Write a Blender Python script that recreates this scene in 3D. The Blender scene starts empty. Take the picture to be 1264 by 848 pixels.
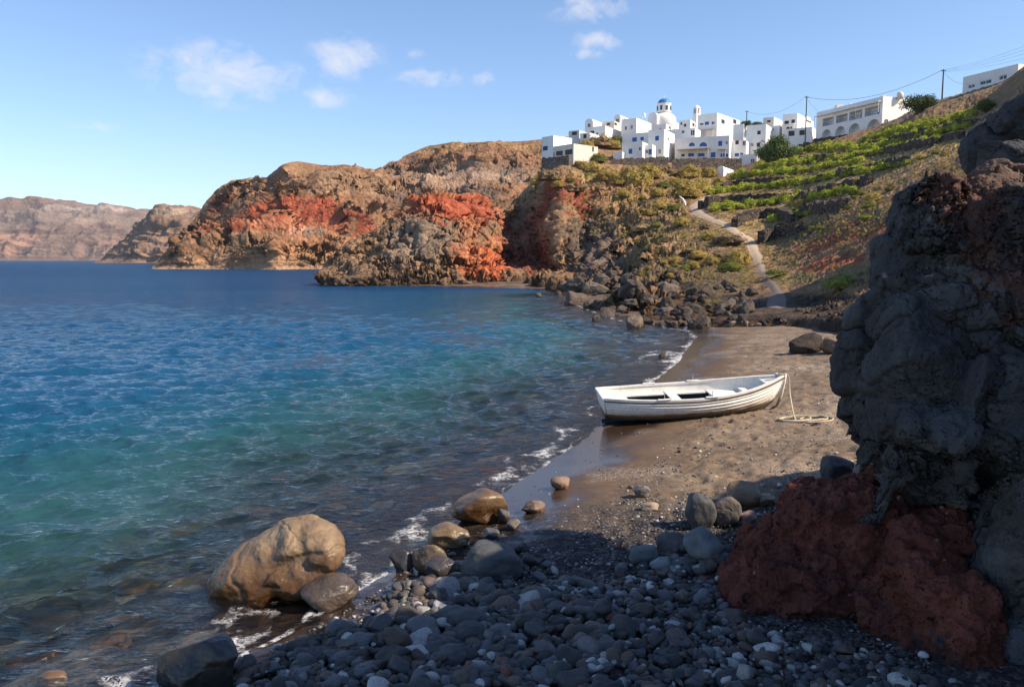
import bpy, bmesh, math, random
import numpy as np
from mathutils import Vector
from mathutils.bvhtree import BVHTree

SC = bpy.context.scene
COL = SC.collection

# ------------------------------------------------------------------ camera
H = 3.8
PITCH = math.radians(6.01)
FPX = 983.0
cam_data = bpy.data.cameras.new('camera')
cam = bpy.data.objects.new('camera', cam_data)
COL.objects.link(cam)
cam.location = (0, 0, H)
cam.rotation_euler = (math.pi / 2 - PITCH, 0, 0)
cam_data.sensor_width = 36.0
cam_data.lens = 36.0 * FPX / 1264.0
cam_data.clip_start = 0.1
cam_data.clip_end = 30000
SC.camera = cam

# ------------------------------------------------------------------ light, sky, exposure
SUN_AZ = math.radians(-16)      # measured from +x towards +y
SUN_EL = math.radians(40.5)
SUN_STRENGTH = 5.0
SKY_STRENGTH = 0.122
SC.view_settings.view_transform = 'Standard'
SC.view_settings.look = 'None'
SC.view_settings.gamma = 1.0
SC.view_settings.exposure = 0.64
SC.view_settings.use_curve_mapping = False
SC.cycles.max_bounces = 6
SC.cycles.diffuse_bounces = 3
SC.cycles.glossy_bounces = 3
SC.cycles.transparent_max_bounces = 12
SC.cycles.volume_bounces = 0
SC.cycles.use_denoising = True
SC.cycles.sample_clamp_indirect = 4.0

sun_data = bpy.data.lights.new('sun', 'SUN')
sun_data.energy = SUN_STRENGTH
sun_data.angle = math.radians(0.5)
sun_data.color = (1.0, 0.85, 0.66)
sun = bpy.data.objects.new('sun', sun_data)
COL.objects.link(sun)
SUN_DIR = Vector((math.cos(SUN_EL) * math.cos(SUN_AZ), math.cos(SUN_EL) * math.sin(SUN_AZ), math.sin(SUN_EL)))
sun.rotation_euler = SUN_DIR.to_track_quat('Z', 'Y').to_euler()


def cam_dir(px, py):
    u = (px - 632.0) / FPX
    v = (424.0 - py) / FPX
    cp, sp = math.cos(PITCH), math.sin(PITCH)
    return np.array([u, cp + v * sp, -sp + v * cp])


def P(px, py, Y):
    """point of the place that lies Y metres ahead along the pixel's line of sight"""
    d = cam_dir(px, py)
    t = Y / d[1]
    return np.array([d[0] * t, Y, H + d[2] * t])


def ux(px, py):
    d = cam_dir(px, py)
    return d[0] / d[1]


# ------------------------------------------------------------------ node helper
class NT:
    def __init__(self, tree):
        self.t = tree
        self.n = tree.nodes
        self.l = tree.links

    def node(self, typ, props=None, **inp):
        nd = self.n.new(typ)
        if props:
            for k, v in props.items():
                setattr(nd, k, v)
        for k, v in inp.items():
            key = int(k[1:]) if k[0] == '_' and k[1:].isdigit() else k.replace('_', ' ')
            self.set(nd.inputs[key], v)
        return nd

    def set(self, sock, v):
        if isinstance(v, bpy.types.NodeSocket):
            self.l.new(v, sock)
        elif isinstance(v, bpy.types.Node):
            self.l.new(v.outputs[0], sock)
        else:
            if isinstance(v, (tuple, list)) and len(v) == 3 and sock.type == 'RGBA':
                v = (*v, 1.0)
            sock.default_value = v

    def math(self, op, a, b=0.0, c=None, clamp=False):
        nd = self.n.new('ShaderNodeMath')
        nd.operation = op
        nd.use_clamp = clamp
        self.set(nd.inputs[0], a)
        self.set(nd.inputs[1], b)
        if c is not None:
            self.set(nd.inputs[2], c)
        return nd.outputs[0]

    def vmath(self, op, a, b=(0, 0, 0), out=0):
        nd = self.n.new('ShaderNodeVectorMath')
        nd.operation = op
        self.set(nd.inputs[0], a)
        self.set(nd.inputs[1], b)
        return nd.outputs[out]

    def mix(self, fac, a, b, mode='MIX'):
        nd = self.n.new('ShaderNodeMix')
        nd.data_type = 'RGBA'
        nd.blend_type = mode
        nd.clamp_factor = True
        self.set(nd.inputs[0], fac)
        self.set(nd.inputs[6], a)
        self.set(nd.inputs[7], b)
        return nd.outputs[2]

    def ramp(self, fac, stops, interp='LINEAR'):
        nd = self.n.new('ShaderNodeValToRGB')
        cr = nd.color_ramp
        cr.interpolation = interp
        while len(cr.elements) < len(stops):
            cr.elements.new(0.5)
        for e, (p, c) in zip(cr.elements, stops):
            e.position = p
            if isinstance(c, (int, float)):
                c = (c, c, c)
            e.color = (*c[:3], 1.0)
        self.set(nd.inputs[0], fac)
        return nd.outputs[0]

    def noise(self, vec, scale, detail=4.0, rough=0.55, dist=0.0, out=0):
        nd = self.n.new('ShaderNodeTexNoise')
        self.set(nd.inputs['Vector'], vec)
        nd.inputs['Scale'].default_value = scale
        nd.inputs['Detail'].default_value = detail
        nd.inputs['Roughness'].default_value = rough
        nd.inputs['Distortion'].default_value = dist
        return nd.outputs[out]

    def voronoi(self, vec, scale, feature='F1', out=0, rand=1.0):
        nd = self.n.new('ShaderNodeTexVoronoi')
        nd.feature = feature
        self.set(nd.inputs['Vector'], vec)
        nd.inputs['Scale'].default_value = scale
        nd.inputs['Randomness'].default_value = rand
        return nd.outputs[out]

    def bump(self, height, strength, distance, normal=None):
        nd = self.n.new('ShaderNodeBump')
        nd.inputs['Strength'].default_value = strength
        nd.inputs['Distance'].default_value = distance
        self.set(nd.inputs['Height'], height)
        if normal is not None:
            self.set(nd.inputs['Normal'], normal)
        return nd.outputs[0]

    def mapr(self, v, a, b, c=0.0, d=1.0):
        nd = self.n.new('ShaderNodeMapRange')
        nd.clamp = True
        self.set(nd.inputs[0], v)
        nd.inputs[1].default_value = a
        nd.inputs[2].default_value = b
        nd.inputs[3].default_value = c
        nd.inputs[4].default_value = d
        return nd.outputs[0]


def new_mat(name):
    m = bpy.data.materials.new(name)
    m.use_nodes = True
    nt = NT(m.node_tree)
    for n in list(nt.n):
        nt.n.remove(n)
    out = nt.n.new('ShaderNodeOutputMaterial')
    return m, nt, out


def finish(nt, out, color, rough=0.8, normal=None, spec=0.3, metallic=0.0):
    b = nt.n.new('ShaderNodeBsdfPrincipled')
    nt.set(b.inputs['Base Color'], color)
    nt.set(b.inputs['Roughness'], rough)
    nt.set(b.inputs['Specular IOR Level'], spec)
    nt.set(b.inputs['Metallic'], metallic)
    if normal is not None:
        nt.set(b.inputs['Normal'], normal)
    nt.l.new(b.outputs[0], out.inputs[0])
    return b


# ------------------------------------------------------------------ world: sky with a few small fair-weather clouds
world = bpy.data.worlds.new('World')
SC.world = world
world.use_nodes = True
W = NT(world.node_tree)
for n in list(W.n):
    W.n.remove(n)
w_out = W.n.new('ShaderNodeOutputWorld')
sky = W.n.new('ShaderNodeTexSky')
sky.sky_type = 'NISHITA'
sky.sun_disc = False
sky.sun_elevation = SUN_EL
sky.sun_rotation = math.pi / 2 - SUN_AZ
sky.altitude = 0
sky.air_density = 1.0
sky.dust_density = 0.15
sky.ozone_density = 2.0
tc = W.n.new('ShaderNodeTexCoord')
gen = tc.outputs['Generated']
cl_noise = W.noise(W.vmath('MULTIPLY', gen, (1.0, 1.0, 1.6)), 10.0, 9.0, 0.62, 0.7)
cl_fine = W.noise(W.vmath('MULTIPLY', gen, (1.0, 1.0, 1.5)), 42.0, 5.0, 0.6, 0.6)
clouds = [  # px, py, half width, half height, strength
    (290, 92, 88, 34, 1.25), (318, 118, 36, 13, 0.95), (250, 82, 50, 14, 0.50), (427, 70, 40, 22, 1.0), (445, 66, 22, 14, .9),
    (392, 120, 36, 13, 0.95), (378, 68, 14, 8, 0.4), (535, 96, 50, 10, 0.8), (600, 98, 20, 9, 0.85), (510, 66, 14, 6, 0.4),
    (108, 158, 30, 9, 0.55), (735, 8, 62, 17, 0.85), (742, 50, 34, 12, 0.8), (727, 67, 20, 7, 0.7), (815, 18, 34, 8, 0.45)]
acc = None
for (cx, cy, hw, hh, st) in clouds:
    d = cam_dir(cx, cy)
    d = d / np.linalg.norm(d)
    r = np.cross(d, (0, 0, 1)); r /= np.linalg.norm(r)
    u = np.cross(r, d)
    dv = W.vmath('SUBTRACT', gen, tuple(d))
    a = W.math('MULTIPLY', W.vmath('DOT_PRODUCT', dv, tuple(r), out=1), FPX / hw)
    b = W.math('MULTIPLY', W.vmath('DOT_PRODUCT', dv, tuple(u), out=1), FPX / hh)
    rr = W.math('SQRT', W.math('ADD', W.math('MULTIPLY', a, a), W.math('MULTIPLY', b, b)))
    m = W.mapr(rr, 1.35, 0.0, 0.0, st)
    acc = m if acc is None else W.math('MAXIMUM', acc, m)
dens = W.math('ADD', acc, W.math('MULTIPLY_ADD', cl_noise, 3.2, -1.66))
dens = W.math('ADD', dens, W.math('MULTIPLY_ADD', cl_fine, 1.5, -0.75))
dens = W.math('MULTIPLY', W.mapr(dens, 0.05, 1.05), W.mapr(acc, 0.0, 0.4))
dens = W.math('MULTIPLY', dens, 0.60)
lp = W.math('MULTIPLY', dens, 1.0)
bg1 = W.node('ShaderNodeBackground', Color=W.mix(1.0, sky.outputs[0], (0.82, 0.895, 1.02), 'MULTIPLY'), Strength=SKY_STRENGTH)
bg2 = W.node('ShaderNodeBackground', Color=(0.82, 0.79, 0.80), Strength=0.80)
mx = W.n.new('ShaderNodeMixShader')
W.set(mx.inputs[0], lp)
W.l.new(bg1.outputs[0], mx.inputs[1])
W.l.new(bg2.outputs[0], mx.inputs[2])
W.l.new(mx.outputs[0], w_out.inputs[0])


# ------------------------------------------------------------------ numpy noise
def _hash(ix, iy, iz, seed):
    h = (ix * np.uint32(374761393) + iy * np.uint32(668265263) + iz * np.uint32(2147483647) + np.uint32((seed * 974711 + 13) & 0xffffffff)).astype(np.uint32)
    h = (h ^ (h >> np.uint32(13))) * np.uint32(1274126177)
    h = (h ^ (h >> np.uint32(16))) * np.uint32(2246822519)
    return (h ^ (h >> np.uint32(15)))


_G = np.random.RandomState(5).normal(size=(256, 3))
_G /= np.linalg.norm(_G, axis=1)[:, None]
_G = _G.astype(np.float32)


def gnoise(p, seed=0):
    p = np.asarray(p, dtype=np.float32)
    f0 = np.floor(p)
    f = p - f0
    i = f0.astype(np.int64).astype(np.uint32)
    w = f * f * f * (f * (f * 6 - 15) + 10)
    res = 0
    one = np.uint32(1)
    for dx in (0, 1):
        for dy in (0, 1):
            for dz in (0, 1):
                h = _hash(i[:, 0] + one * np.uint32(dx), i[:, 1] + one * np.uint32(dy), i[:, 2] + one * np.uint32(dz), seed) & np.uint32(255)
                g = _G[h]
                d = g[:, 0] * (f[:, 0] - dx) + g[:, 1] * (f[:, 1] - dy) + g[:, 2] * (f[:, 2] - dz)
                ww = (w[:, 0] if dx else 1 - w[:, 0]) * (w[:, 1] if dy else 1 - w[:, 1]) * (w[:, 2] if dz else 1 - w[:, 2])
                res = res + d * ww
    return res * 1.6


def fbm(p, octv=5, lac=2.03, gain=0.5, seed=0):
    p = np.asarray(p, dtype=np.float32)
    a, s, r = 1.0, 1.0, 0
    for k in range(octv):
        r = r + a * gnoise(p * s + 17.3 * k, seed + k)
        a *= gain
        s *= lac
    return r


def ridged(p, octv=5, lac=2.07, gain=0.5, seed=0):
    p = np.asarray(p, dtype=np.float32)
    a, s, r, tot = 1.0, 1.0, 0, 0
    for k in range(octv):
        r = r + a * (1 - 2 * np.abs(gnoise(p * s + 31.7 * k, seed + k)))
        tot += a
        a *= gain
        s *= lac
    return r / tot


def smooth(a, b, x):
    t = np.clip((x - a) / (b - a), 0, 1)
    return t * t * (3 - 2 * t)


def pchip(x, Y, xq):
    """monotone cubic through the columns of Y"""
    x = np.asarray(x, float)
    Y = np.asarray(Y, float)
    sh = Y.shape[1:]
    Y2 = Y.reshape(len(x), -1)
    h = np.diff(x)[:, None]
    dl = np.diff(Y2, axis=0) / h
    m = np.zeros_like(Y2)
    if len(x) > 2:
        w1 = 2 * h[1:] + h[:-1]
        w2 = h[1:] + 2 * h[:-1]
        ok = dl[:-1] * dl[1:] > 0
        den = w1 / np.where(ok, dl[:-1], 1) + w2 / np.where(ok, dl[1:], 1)
        m[1:-1] = np.where(ok, (w1 + w2) / np.where(ok, den, 1), 0)
    m[0], m[-1] = dl[0], dl[-1]
    xq = np.asarray(xq, float)
    i = np.clip(np.searchsorted(x, xq) - 1, 0, len(x) - 2)
    hh = (x[i + 1] - x[i])[:, None]
    t = ((xq - x[i]) [:, None]) / hh
    h00 = 2 * t**3 - 3 * t**2 + 1
    h10 = t**3 - 2 * t**2 + t
    h01 = -2 * t**3 + 3 * t**2
    h11 = t**3 - t**2
    r = h00 * Y2[i] + h10 * hh * m[i] + h01 * Y2[i + 1] + h11 * hh * m[i + 1]
    return r.reshape((len(xq),) + sh)


# ------------------------------------------------------------------ mesh helpers
def mesh_np(name, V, F, mat=None, smooth_=True, attrs=None, mats=None, midx=None):
    """one mesh from numpy arrays; F is (n,3) or (n,4)"""
    me = bpy.data.meshes.new(name)
    V = np.ascontiguousarray(V, dtype=np.float32)
    F = np.ascontiguousarray(F, dtype=np.int32)
    k = F.shape[1]
    me.vertices.add(len(V))
    me.vertices.foreach_set('co', V.ravel())
    me.loops.add(F.size)
    me.loops.foreach_set('vertex_index', F.ravel())
    me.polygons.add(len(F))
    me.polygons.foreach_set('loop_start', np.arange(0, F.size, k, dtype=np.int32))
    me.polygons.foreach_set('loop_total', np.full(len(F), k, dtype=np.int32))
    me.polygons.foreach_set('use_smooth', np.full(len(F), smooth_, dtype=bool))
    if mats:
        for m in mats:
            me.materials.append(m)
        me.polygons.foreach_set('material_index', np.ascontiguousarray(midx, dtype=np.int32))
    elif mat:
        me.materials.append(mat)
    if attrs:
        for an, arr in attrs.items():
            if arr.ndim == 2:
                at = me.attributes.new(an, 'FLOAT_COLOR', 'POINT')
                c = np.ones((len(V), 4), dtype=np.float32)
                c[:, :3] = arr
                at.data.foreach_set('color', c.ravel())
            else:
                at = me.attributes.new(an, 'FLOAT', 'POINT')
                at.data.foreach_set('value', np.ascontiguousarray(arr, dtype=np.float32))
    me.update(calc_edges=True)
    me.validate()
    return me


def link(name, me, parent=None, **props):
    o = bpy.data.objects.new(name, me)
    COL.objects.link(o)
    if parent is not None:
        o.parent = parent
    for k, v in props.items():
        o[k] = v
    return o


def tag(o, label, cat, group=None):
    o['label'] = label
    o['category'] = cat
    o['kind'] = 'thing'
    if group:
        o['group'] = group
    return o


def empty(name, loc, label, cat, group=None, rz=0.0):
    o = bpy.data.objects.new(name, None)
    COL.objects.link(o)
    o.empty_display_size = 0.2
    o.location = tuple(loc)
    o.rotation_euler = (0, 0, rz)
    tag(o, label, cat, group)
    return o


class MB:
    """collects boxes, bars and quads, and links them as one mesh"""
    def __init__(self):
        self.v = []
        self.f = []

    def quad(self, a, b, c, d):
        n = len(self.v)
        self.v += [tuple(a), tuple(b), tuple(c), tuple(d)]
        self.f.append((n, n + 1, n + 2, n + 3))

    def tri(self, a, b, c):
        n = len(self.v)
        self.v += [tuple(a), tuple(b), tuple(c)]
        self.f.append((n, n + 1, n + 2))

    def hexa(self, c8):
        n = len(self.v)
        self.v += [tuple(p) for p in c8]
        for q in ((3, 2, 1, 0), (4, 5, 6, 7), (0, 1, 5, 4), (1, 2, 6, 5), (2, 3, 7, 6), (3, 0, 4, 7)):
            self.f.append(tuple(n + i for i in q))

    def box(self, x0, x1, y0, y1, z0, z1):
        self.hexa([(x0, y0, z0), (x1, y0, z0), (x1, y1, z0), (x0, y1, z0), (x0, y0, z1), (x1, y0, z1), (x1, y1, z1), (x0, y1, z1)])

    def tube(self, pts, r, n=8, cap=True):
        pts = [Vector(p) for p in pts]
        rings = []
        prev = None
        for i, p in enumerate(pts):
            t = (pts[min(i + 1, len(pts) - 1)] - pts[max(i - 1, 0)]).normalized()
            if prev is None:
                a = Vector((0, 0, 1)) if abs(t.z) < 0.9 else Vector((1, 0, 0))
                s = t.cross(a).normalized()
            else:
                s = (prev - t * prev.dot(t)).normalized()
            prev = s
            u = t.cross(s)
            rr = r[i] if isinstance(r, (list, tuple)) else r
            n0 = len(self.v)
            for k in range(n):
                an = 2 * math.pi * k / n
                q = p + s * (math.cos(an) * rr) + u * (math.sin(an) * rr)
                self.v.append(tuple(q))
            rings.append(n0)
        for a, b in zip(rings[:-1], rings[1:]):
            for k in range(n):
                k2 = (k + 1) % n
                self.f.append((a + k, a + k2, b + k2, b + k))
        if cap:
            self.f.append(tuple(rings[0] + k for k in range(n))[::-1])
            self.f.append(tuple(rings[-1] + k for k in range(n)))

    def lathe(self, prof, n=24, c=(0, 0, 0)):
        """prof: list of (radius, z)"""
        rings = []
        for r, z in prof:
            n0 = len(self.v)
            for k in range(n):
                an = 2 * math.pi * k / n
                self.v.append((c[0] + r * math.cos(an), c[1] + r * math.sin(an), c[2] + z))
            rings.append(n0)
        for a, b in zip(rings[:-1], rings[1:]):
            for k in range(n):
                k2 = (k + 1) % n
                self.f.append((a + k, a + k2, b + k2, b + k))
        self.f.append(tuple(rings[0] + k for k in range(n))[::-1])
        self.f.append(tuple(rings[-1] + k for k in range(n)))

    def build(self, name, mat, parent=None, smooth_=False, bevel=0.0, **props):
        me = bpy.data.meshes.new(name)
        me.from_pydata(self.v, [], self.f)
        me.materials.append(mat)
        bm = bmesh.new()
        bm.from_mesh(me)
        if bevel > 0:
            bmesh.ops.remove_doubles(bm, verts=bm.verts, dist=1e-4)
            bmesh.ops.bevel(bm, geom=[e for e in bm.edges if e.is_manifold and e.calc_face_angle(0) > 0.5], offset=bevel, segments=2, affect='EDGES', profile=0.6)
        bmesh.ops.recalc_face_normals(bm, faces=bm.faces)
        bm.to_mesh(me)
        bm.free()
        if smooth_:
            me.polygons.foreach_set('use_smooth', np.ones(len(me.polygons), dtype=bool))
        me.update()
        return link(name, me, parent, **props)


def grid_faces(nr, nc):
    i = np.arange(nr - 1)[:, None] * nc + np.arange(nc - 1)[None, :]
    i = i.ravel()
    return np.stack([i, i + 1, i + nc + 1, i + nc], axis=1)


def grid_normals(G):
    du = np.gradient(G, axis=1)
    dv = np.gradient(G, axis=0)
    n = np.cross(du, dv)
    n /= np.maximum(np.linalg.norm(n, axis=2, keepdims=True), 1e-9)
    return n


_ICO = {}


def ico(sub):
    if sub not in _ICO:
        bm = bmesh.new()
        bmesh.ops.create_icosphere(bm, subdivisions=sub, radius=1.0)
        V = np.array([v.co[:] for v in bm.verts])
        V /= np.linalg.norm(V, axis=1)[:, None]
        F = np.array([[v.index for v in f.verts] for f in bm.faces])
        bm.free()
        _ICO[sub] = (V, F)
    return _ICO[sub]


def rock_np(seed, radii=(1, 1, 1), sub=5, planes=12, round_=8.0, cut=(0.72, 1.0), rough=0.06, nscale=1.6, octv=5, ridge=0.0, lump=0.12):
    """a boulder: a sphere cut by random planes (rounded by a p-norm), lumped and roughened"""
    rs = np.random.RandomState(seed)
    D, F = ico(sub)
    r = np.ones(len(D))
    acc = np.zeros(len(D))
    if planes:
        n = rs.normal(size=(planes, 3))
        n /= np.linalg.norm(n, axis=1)[:, None]
        n = np.vstack([n, -n[: planes // 3]])
        hgt = rs.uniform(cut[0], cut[1], size=len(n))
        for k in range(len(n)):
            acc += (np.maximum(D @ n[k], 0) / hgt[k]) ** round_
        acc += 0.92 ** round_ * 1.0
        r = acc ** (-1.0 / round_)
    off = rs.uniform(-50, 50, 3)
    V = D * r[:, None]
    if lump:
        V = V * (1 + lump * fbm(V * 0.9 + off, 2, seed=seed))[:, None]
    V = V * np.asarray(radii)[None, :]
    m = float(np.mean(radii))
    q = V / m
    d = rough * fbm(q * nscale + off, octv, seed=seed + 3)
    if ridge:
        d = d + ridge * (ridged(q * nscale * 0.8 + off + 9, octv, seed=seed + 7) - 0.4)
    V = V * (1 + d)[:, None]
    return V, F


def rotm(rx, ry, rz):
    cx, sx, cy, sy, cz, sz = math.cos(rx), math.sin(rx), math.cos(ry), math.sin(ry), math.cos(rz), math.sin(rz)
    X = np.array([[1, 0, 0], [0, cx, -sx], [0, sx, cx]])
    Yr = np.array([[cy, 0, sy], [0, 1, 0], [-sy, 0, cy]])
    Z = np.array([[cz, -sz, 0], [sz, cz, 0], [0, 0, 1]])
    return Z @ Yr @ X


def join_np(parts):
    Vs, Fs, n = [], [], 0
    for V, F in parts:
        Vs.append(V)
        Fs.append(F + n)
        n += len(V)
    return np.vstack(Vs), np.vstack(Fs)


def wblob(V, centre, rad, seed=0, nz=0.45, nscale=None):
    """soft noisy weight around a place on a surface"""
    rad = np.asarray(rad, float)
    q = (V - np.asarray(centre)) / rad
    d = np.linalg.norm(q, axis=1)
    ns = nscale or 2.0 / float(np.mean(rad[[0, 2]]))
    d = d + nz * fbm(V * ns, 4, seed=seed + 41)
    return smooth(1.15, 0.8, d)


def worley(p, seed=0, ids=False):
    """distance to the nearest cell border and a random value per cell"""
    p = np.asarray(p, dtype=np.float32)
    b = np.floor(p).astype(np.int64)
    f1 = np.full(len(p), 9.0, np.float32); f2 = f1.copy(); cid = np.zeros(len(p), np.float32); key = np.zeros(len(p), np.uint32)
    for dx in (-1, 0, 1):
        for dy in (-1, 0, 1):
            for dz in (-1, 0, 1):
                c = (b + np.array([dx, dy, dz])).astype(np.uint32)
                h = _hash(c[:, 0], c[:, 1], c[:, 2], seed)
                jx = (h & np.uint32(1023)).astype(np.float32) / 1023; jy = ((h >> np.uint32(10)) & np.uint32(1023)).astype(np.float32) / 1023; jz = ((h >> np.uint32(20)) & np.uint32(1023)).astype(np.float32) / 1023
                d = (b[:, 0] + dx + jx - p[:, 0]) ** 2 + (b[:, 1] + dy + jy - p[:, 1]) ** 2 + (b[:, 2] + dz + jz - p[:, 2]) ** 2
                d = np.sqrt(d)
                n = d < f1
                f2 = np.where(n, f1, np.minimum(f2, d))
                cid = np.where(n, jx * 0.5 + jz * 0.5, cid)
                key = np.where(n, h, key)
                f1 = np.where(n, d, f1)
    return (f2 - f1, cid, key) if ids else (f2 - f1, cid)


def facet(V, N, s, seed, strength, limit, lobe=None, warp=0.25):
    """flatten the surface inside each cell of a 3-D cell pattern onto that patch's own plane: broken rock faces with sharp arrises"""
    q = V * np.asarray(s) + warp * np.stack([fbm(V * float(np.mean(s)) * 1.2, 3, seed=seed + i) for i in range(3)], 1)
    e, c, key = worley(q, seed, True)
    key = key.astype(np.int64)
    if lobe is not None:
        key = key * 64 + lobe
    u, inv, cnt = np.unique(key, return_inverse=True, return_counts=True)
    inv = inv.ravel()
    cen = np.zeros((len(u), 3)); nrm = np.zeros((len(u), 3))
    for k in range(3):
        cen[:, k] = np.bincount(inv, V[:, k], len(u)) / cnt
        nrm[:, k] = np.bincount(inv, N[:, k], len(u))
    nrm /= np.maximum(np.linalg.norm(nrm, axis=1)[:, None], 1e-9)
    n = nrm[inv]
    h = np.einsum('ij,ij->i', V - cen[inv], n)
    al = np.maximum(np.einsum('ij,ij->i', N, n), 0.0)
    d = np.clip(-h * strength, -limit, limit) * smooth(0.1, 0.5, al)
    return V + n * d[:, None], e


# ------------------------------------------------------------------ materials of the setting
def pos_node(nt):
    return nt.n.new('ShaderNodeNewGeometry').outputs['Position']


def attr(nt, name, out='Color'):
    a = nt.n.new('ShaderNodeAttribute')
    a.attribute_name = name
    return a.outputs[out]


def mat_terrain(name, s=1.0, bump=0.6, bdist=0.6, mott=0.45, rough=0.92, speck=0.5, veg=0.0):
    """weathered ground: painted zones of earth and rock with mottling at several sizes; s = details per metre"""
    m, nt, out = new_mat(name)
    p = pos_node(nt)
    col = attr(nt, 'Col')
    n1 = nt.noise(p, 0.35 * s, 6, 0.6)
    n2 = nt.noise(p, 2.2 * s, 5, 0.65, 0.4)
    v1 = nt.voronoi(nt.vmath('ADD', p, nt.vmath('MULTIPLY', nt.noise(p, 1.2 * s, 3, 0.5, out=1), (0.6 / s,) * 3)), 1.3 * s)
    v2 = nt.voronoi(p, 4.5 * s)
    k = nt.mapr(n1, 0.3, 0.7, 1 - mott, 1 + mott)
    k = nt.math('MULTIPLY', k, nt.mapr(n2, 0.3, 0.72, 1 - mott * 0.9, 1 + mott * 0.9))
    c = nt.mix(1.0, col, nt.node('ShaderNodeCombineColor', Red=k, Green=k, Blue=k).outputs[0], 'MULTIPLY')
    # pale pebbles and dark stones lying on it
    c = nt.mix(nt.math('MULTIPLY', nt.mapr(v2, 0.22, 0.12), speck * 0.6), c, nt.mix(0.5, c, (0.30, 0.24, 0.18)))
    c = nt.mix(nt.math('MULTIPLY', nt.mapr(v1, 0.16, 0.08), speck), c, (0.05, 0.04, 0.035))
    if veg:
        vg = nt.noise(p, 0.9 * s, 6, 0.7)
        c = nt.mix(nt.math('MULTIPLY', nt.mapr(vg, 0.52, 0.62), nt.math('MULTIPLY', attr(nt, 'veg', 'Fac'), veg)), c, nt.mix(n2, (0.12, 0.10, 0.03), (0.24, 0.18, 0.06)))
    h = nt.math('ADD', nt.math('MULTIPLY', n2, 0.55), nt.math('MULTIPLY', nt.math('MINIMUM', v1, 0.55), 0.7))
    h = nt.math('ADD', h, nt.math('MULTIPLY', nt.noise(p, 9 * s, 4, 0.6), 0.22))
    nrm = nt.bump(h, bump, bdist / s)
    finish(nt, out, c, rough, nrm, 0.15)
    return m


def mat_rock(name, c_dark, c_mid, c_light, s=1.0, bump=0.5, bdist=0.06, pits=0.5, rough=0.85, spec=0.3, crack=0.5, objrand=0.0, attrcol=False, wet=None, coord='Object'):
    """stone: veined mottling, pores and hairline cracks; s = features per unit"""
    m, nt, out = new_mat(name)
    if coord == 'Object':
        t = nt.n.new('ShaderNodeTexCoord').outputs['Object']
        oi = nt.n.new('ShaderNodeObjectInfo')
        p = nt.vmath('ADD', t, nt.vmath('MULTIPLY', nt.node('ShaderNodeCombineXYZ', X=oi.outputs['Random'], Y=oi.outputs['Random'], Z=oi.outputs['Random']).outputs[0], (37.0, 91.0, 53.0)))
    else:
        p = pos_node(nt)
        oi = None
    n1 = nt.noise(p, 0.9 * s, 6, 0.6, 0.3)
    n2 = nt.noise(p, 4.5 * s, 6, 0.65, 0.2)
    n3 = nt.noise(p, 19 * s, 4, 0.6)
    w = nt.vmath('ADD', p, nt.vmath('MULTIPLY', nt.noise(p, 1.7 * s, 3, 0.5, out=1), (0.5 / s,) * 3))
    pores = nt.voronoi(p, 14 * s)
    pore_big = nt.voronoi(w, 5.0 * s)
    cr = nt.voronoi(w, 0.8 * s, 'DISTANCE_TO_EDGE')
    base = nt.ramp(nt.math('ADD', nt.math('MULTIPLY', n1, 0.6), nt.math('MULTIPLY', n2, 0.4)), [(0.30, c_dark), (0.50, c_mid), (0.70, c_light)])
    if attrcol:
        base = nt.mix(1.0, attr(nt, 'Col'), nt.ramp(nt.math('ADD', nt.math('MULTIPLY', n1, 0.5), nt.math('MULTIPLY', n2, 0.5)), [(0.28, 0.45), (0.5, 1.0), (0.72, 1.55)]), 'MULTIPLY')
    if objrand and oi is not None:
        base = nt.mix(objrand, base, oi.outputs['Color'], 'MULTIPLY')
    pm = nt.math('MULTIPLY', nt.math('MULTIPLY', nt.mapr(pores, 0.28, 0.12), nt.mapr(n2, 0.45, 0.6)), pits)
    pb = nt.math('MULTIPLY', nt.math('MULTIPLY', nt.mapr(pore_big, 0.2, 0.1), nt.mapr(n1, 0.48, 0.6)), pits)
    base = nt.mix(nt.math('MULTIPLY', n3, 0.35), base, nt.mix(1.0, base, (0.55, 0.55, 0.55), 'MULTIPLY'))
    h = nt.math('ADD', nt.math('MULTIPLY', n2, 0.8), nt.math('MULTIPLY', n3, 0.25))
    h = nt.math('ADD', h, nt.math('MULTIPLY', n1, 0.8))
    h = nt.math('SUBTRACT', h, nt.math('MULTIPLY', pm, 0.5))
    h = nt.math('SUBTRACT', h, nt.math('MULTIPLY', pb, 0.9))
    if crack:
        ck = nt.math('MULTIPLY', nt.mapr(cr, 0.035, 0.0), nt.mapr(nt.noise(p, 0.6 * s, 2), 0.45, 0.6))
        h = nt.math('SUBTRACT', h, nt.math('MULTIPLY', ck, crack))
    nrm = nt.bump(h, bump, bdist / s)
    rg = nt.math('ADD', rough - 0.08, nt.math('MULTIPLY', n2, 0.16))
    if wet is not None:
        # below the splash line the stone is wet: darker, more saturated, glossy
        z = nt.n.new('ShaderNodeSeparateXYZ')
        nt.set(z.inputs[0], pos_node(nt))
        wz = nt.math('ADD', z.outputs[2], nt.math('MULTIPLY', nt.math('SUBTRACT', n1, 0.5), wet[2]))
        wf = nt.mapr(wz, wet[1], wet[0])
        base = nt.mix(wf, base, nt.mix(1.0, base, (0.33, 0.23, 0.14), 'MULTIPLY'))
        rg = nt.math('ADD', nt.math('MULTIPLY', rg, nt.math('SUBTRACT', 1.0, wf)), nt.math('MULTIPLY', wf, 0.17))
    finish(nt, out, base, rg, nrm, spec)
    return m


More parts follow.
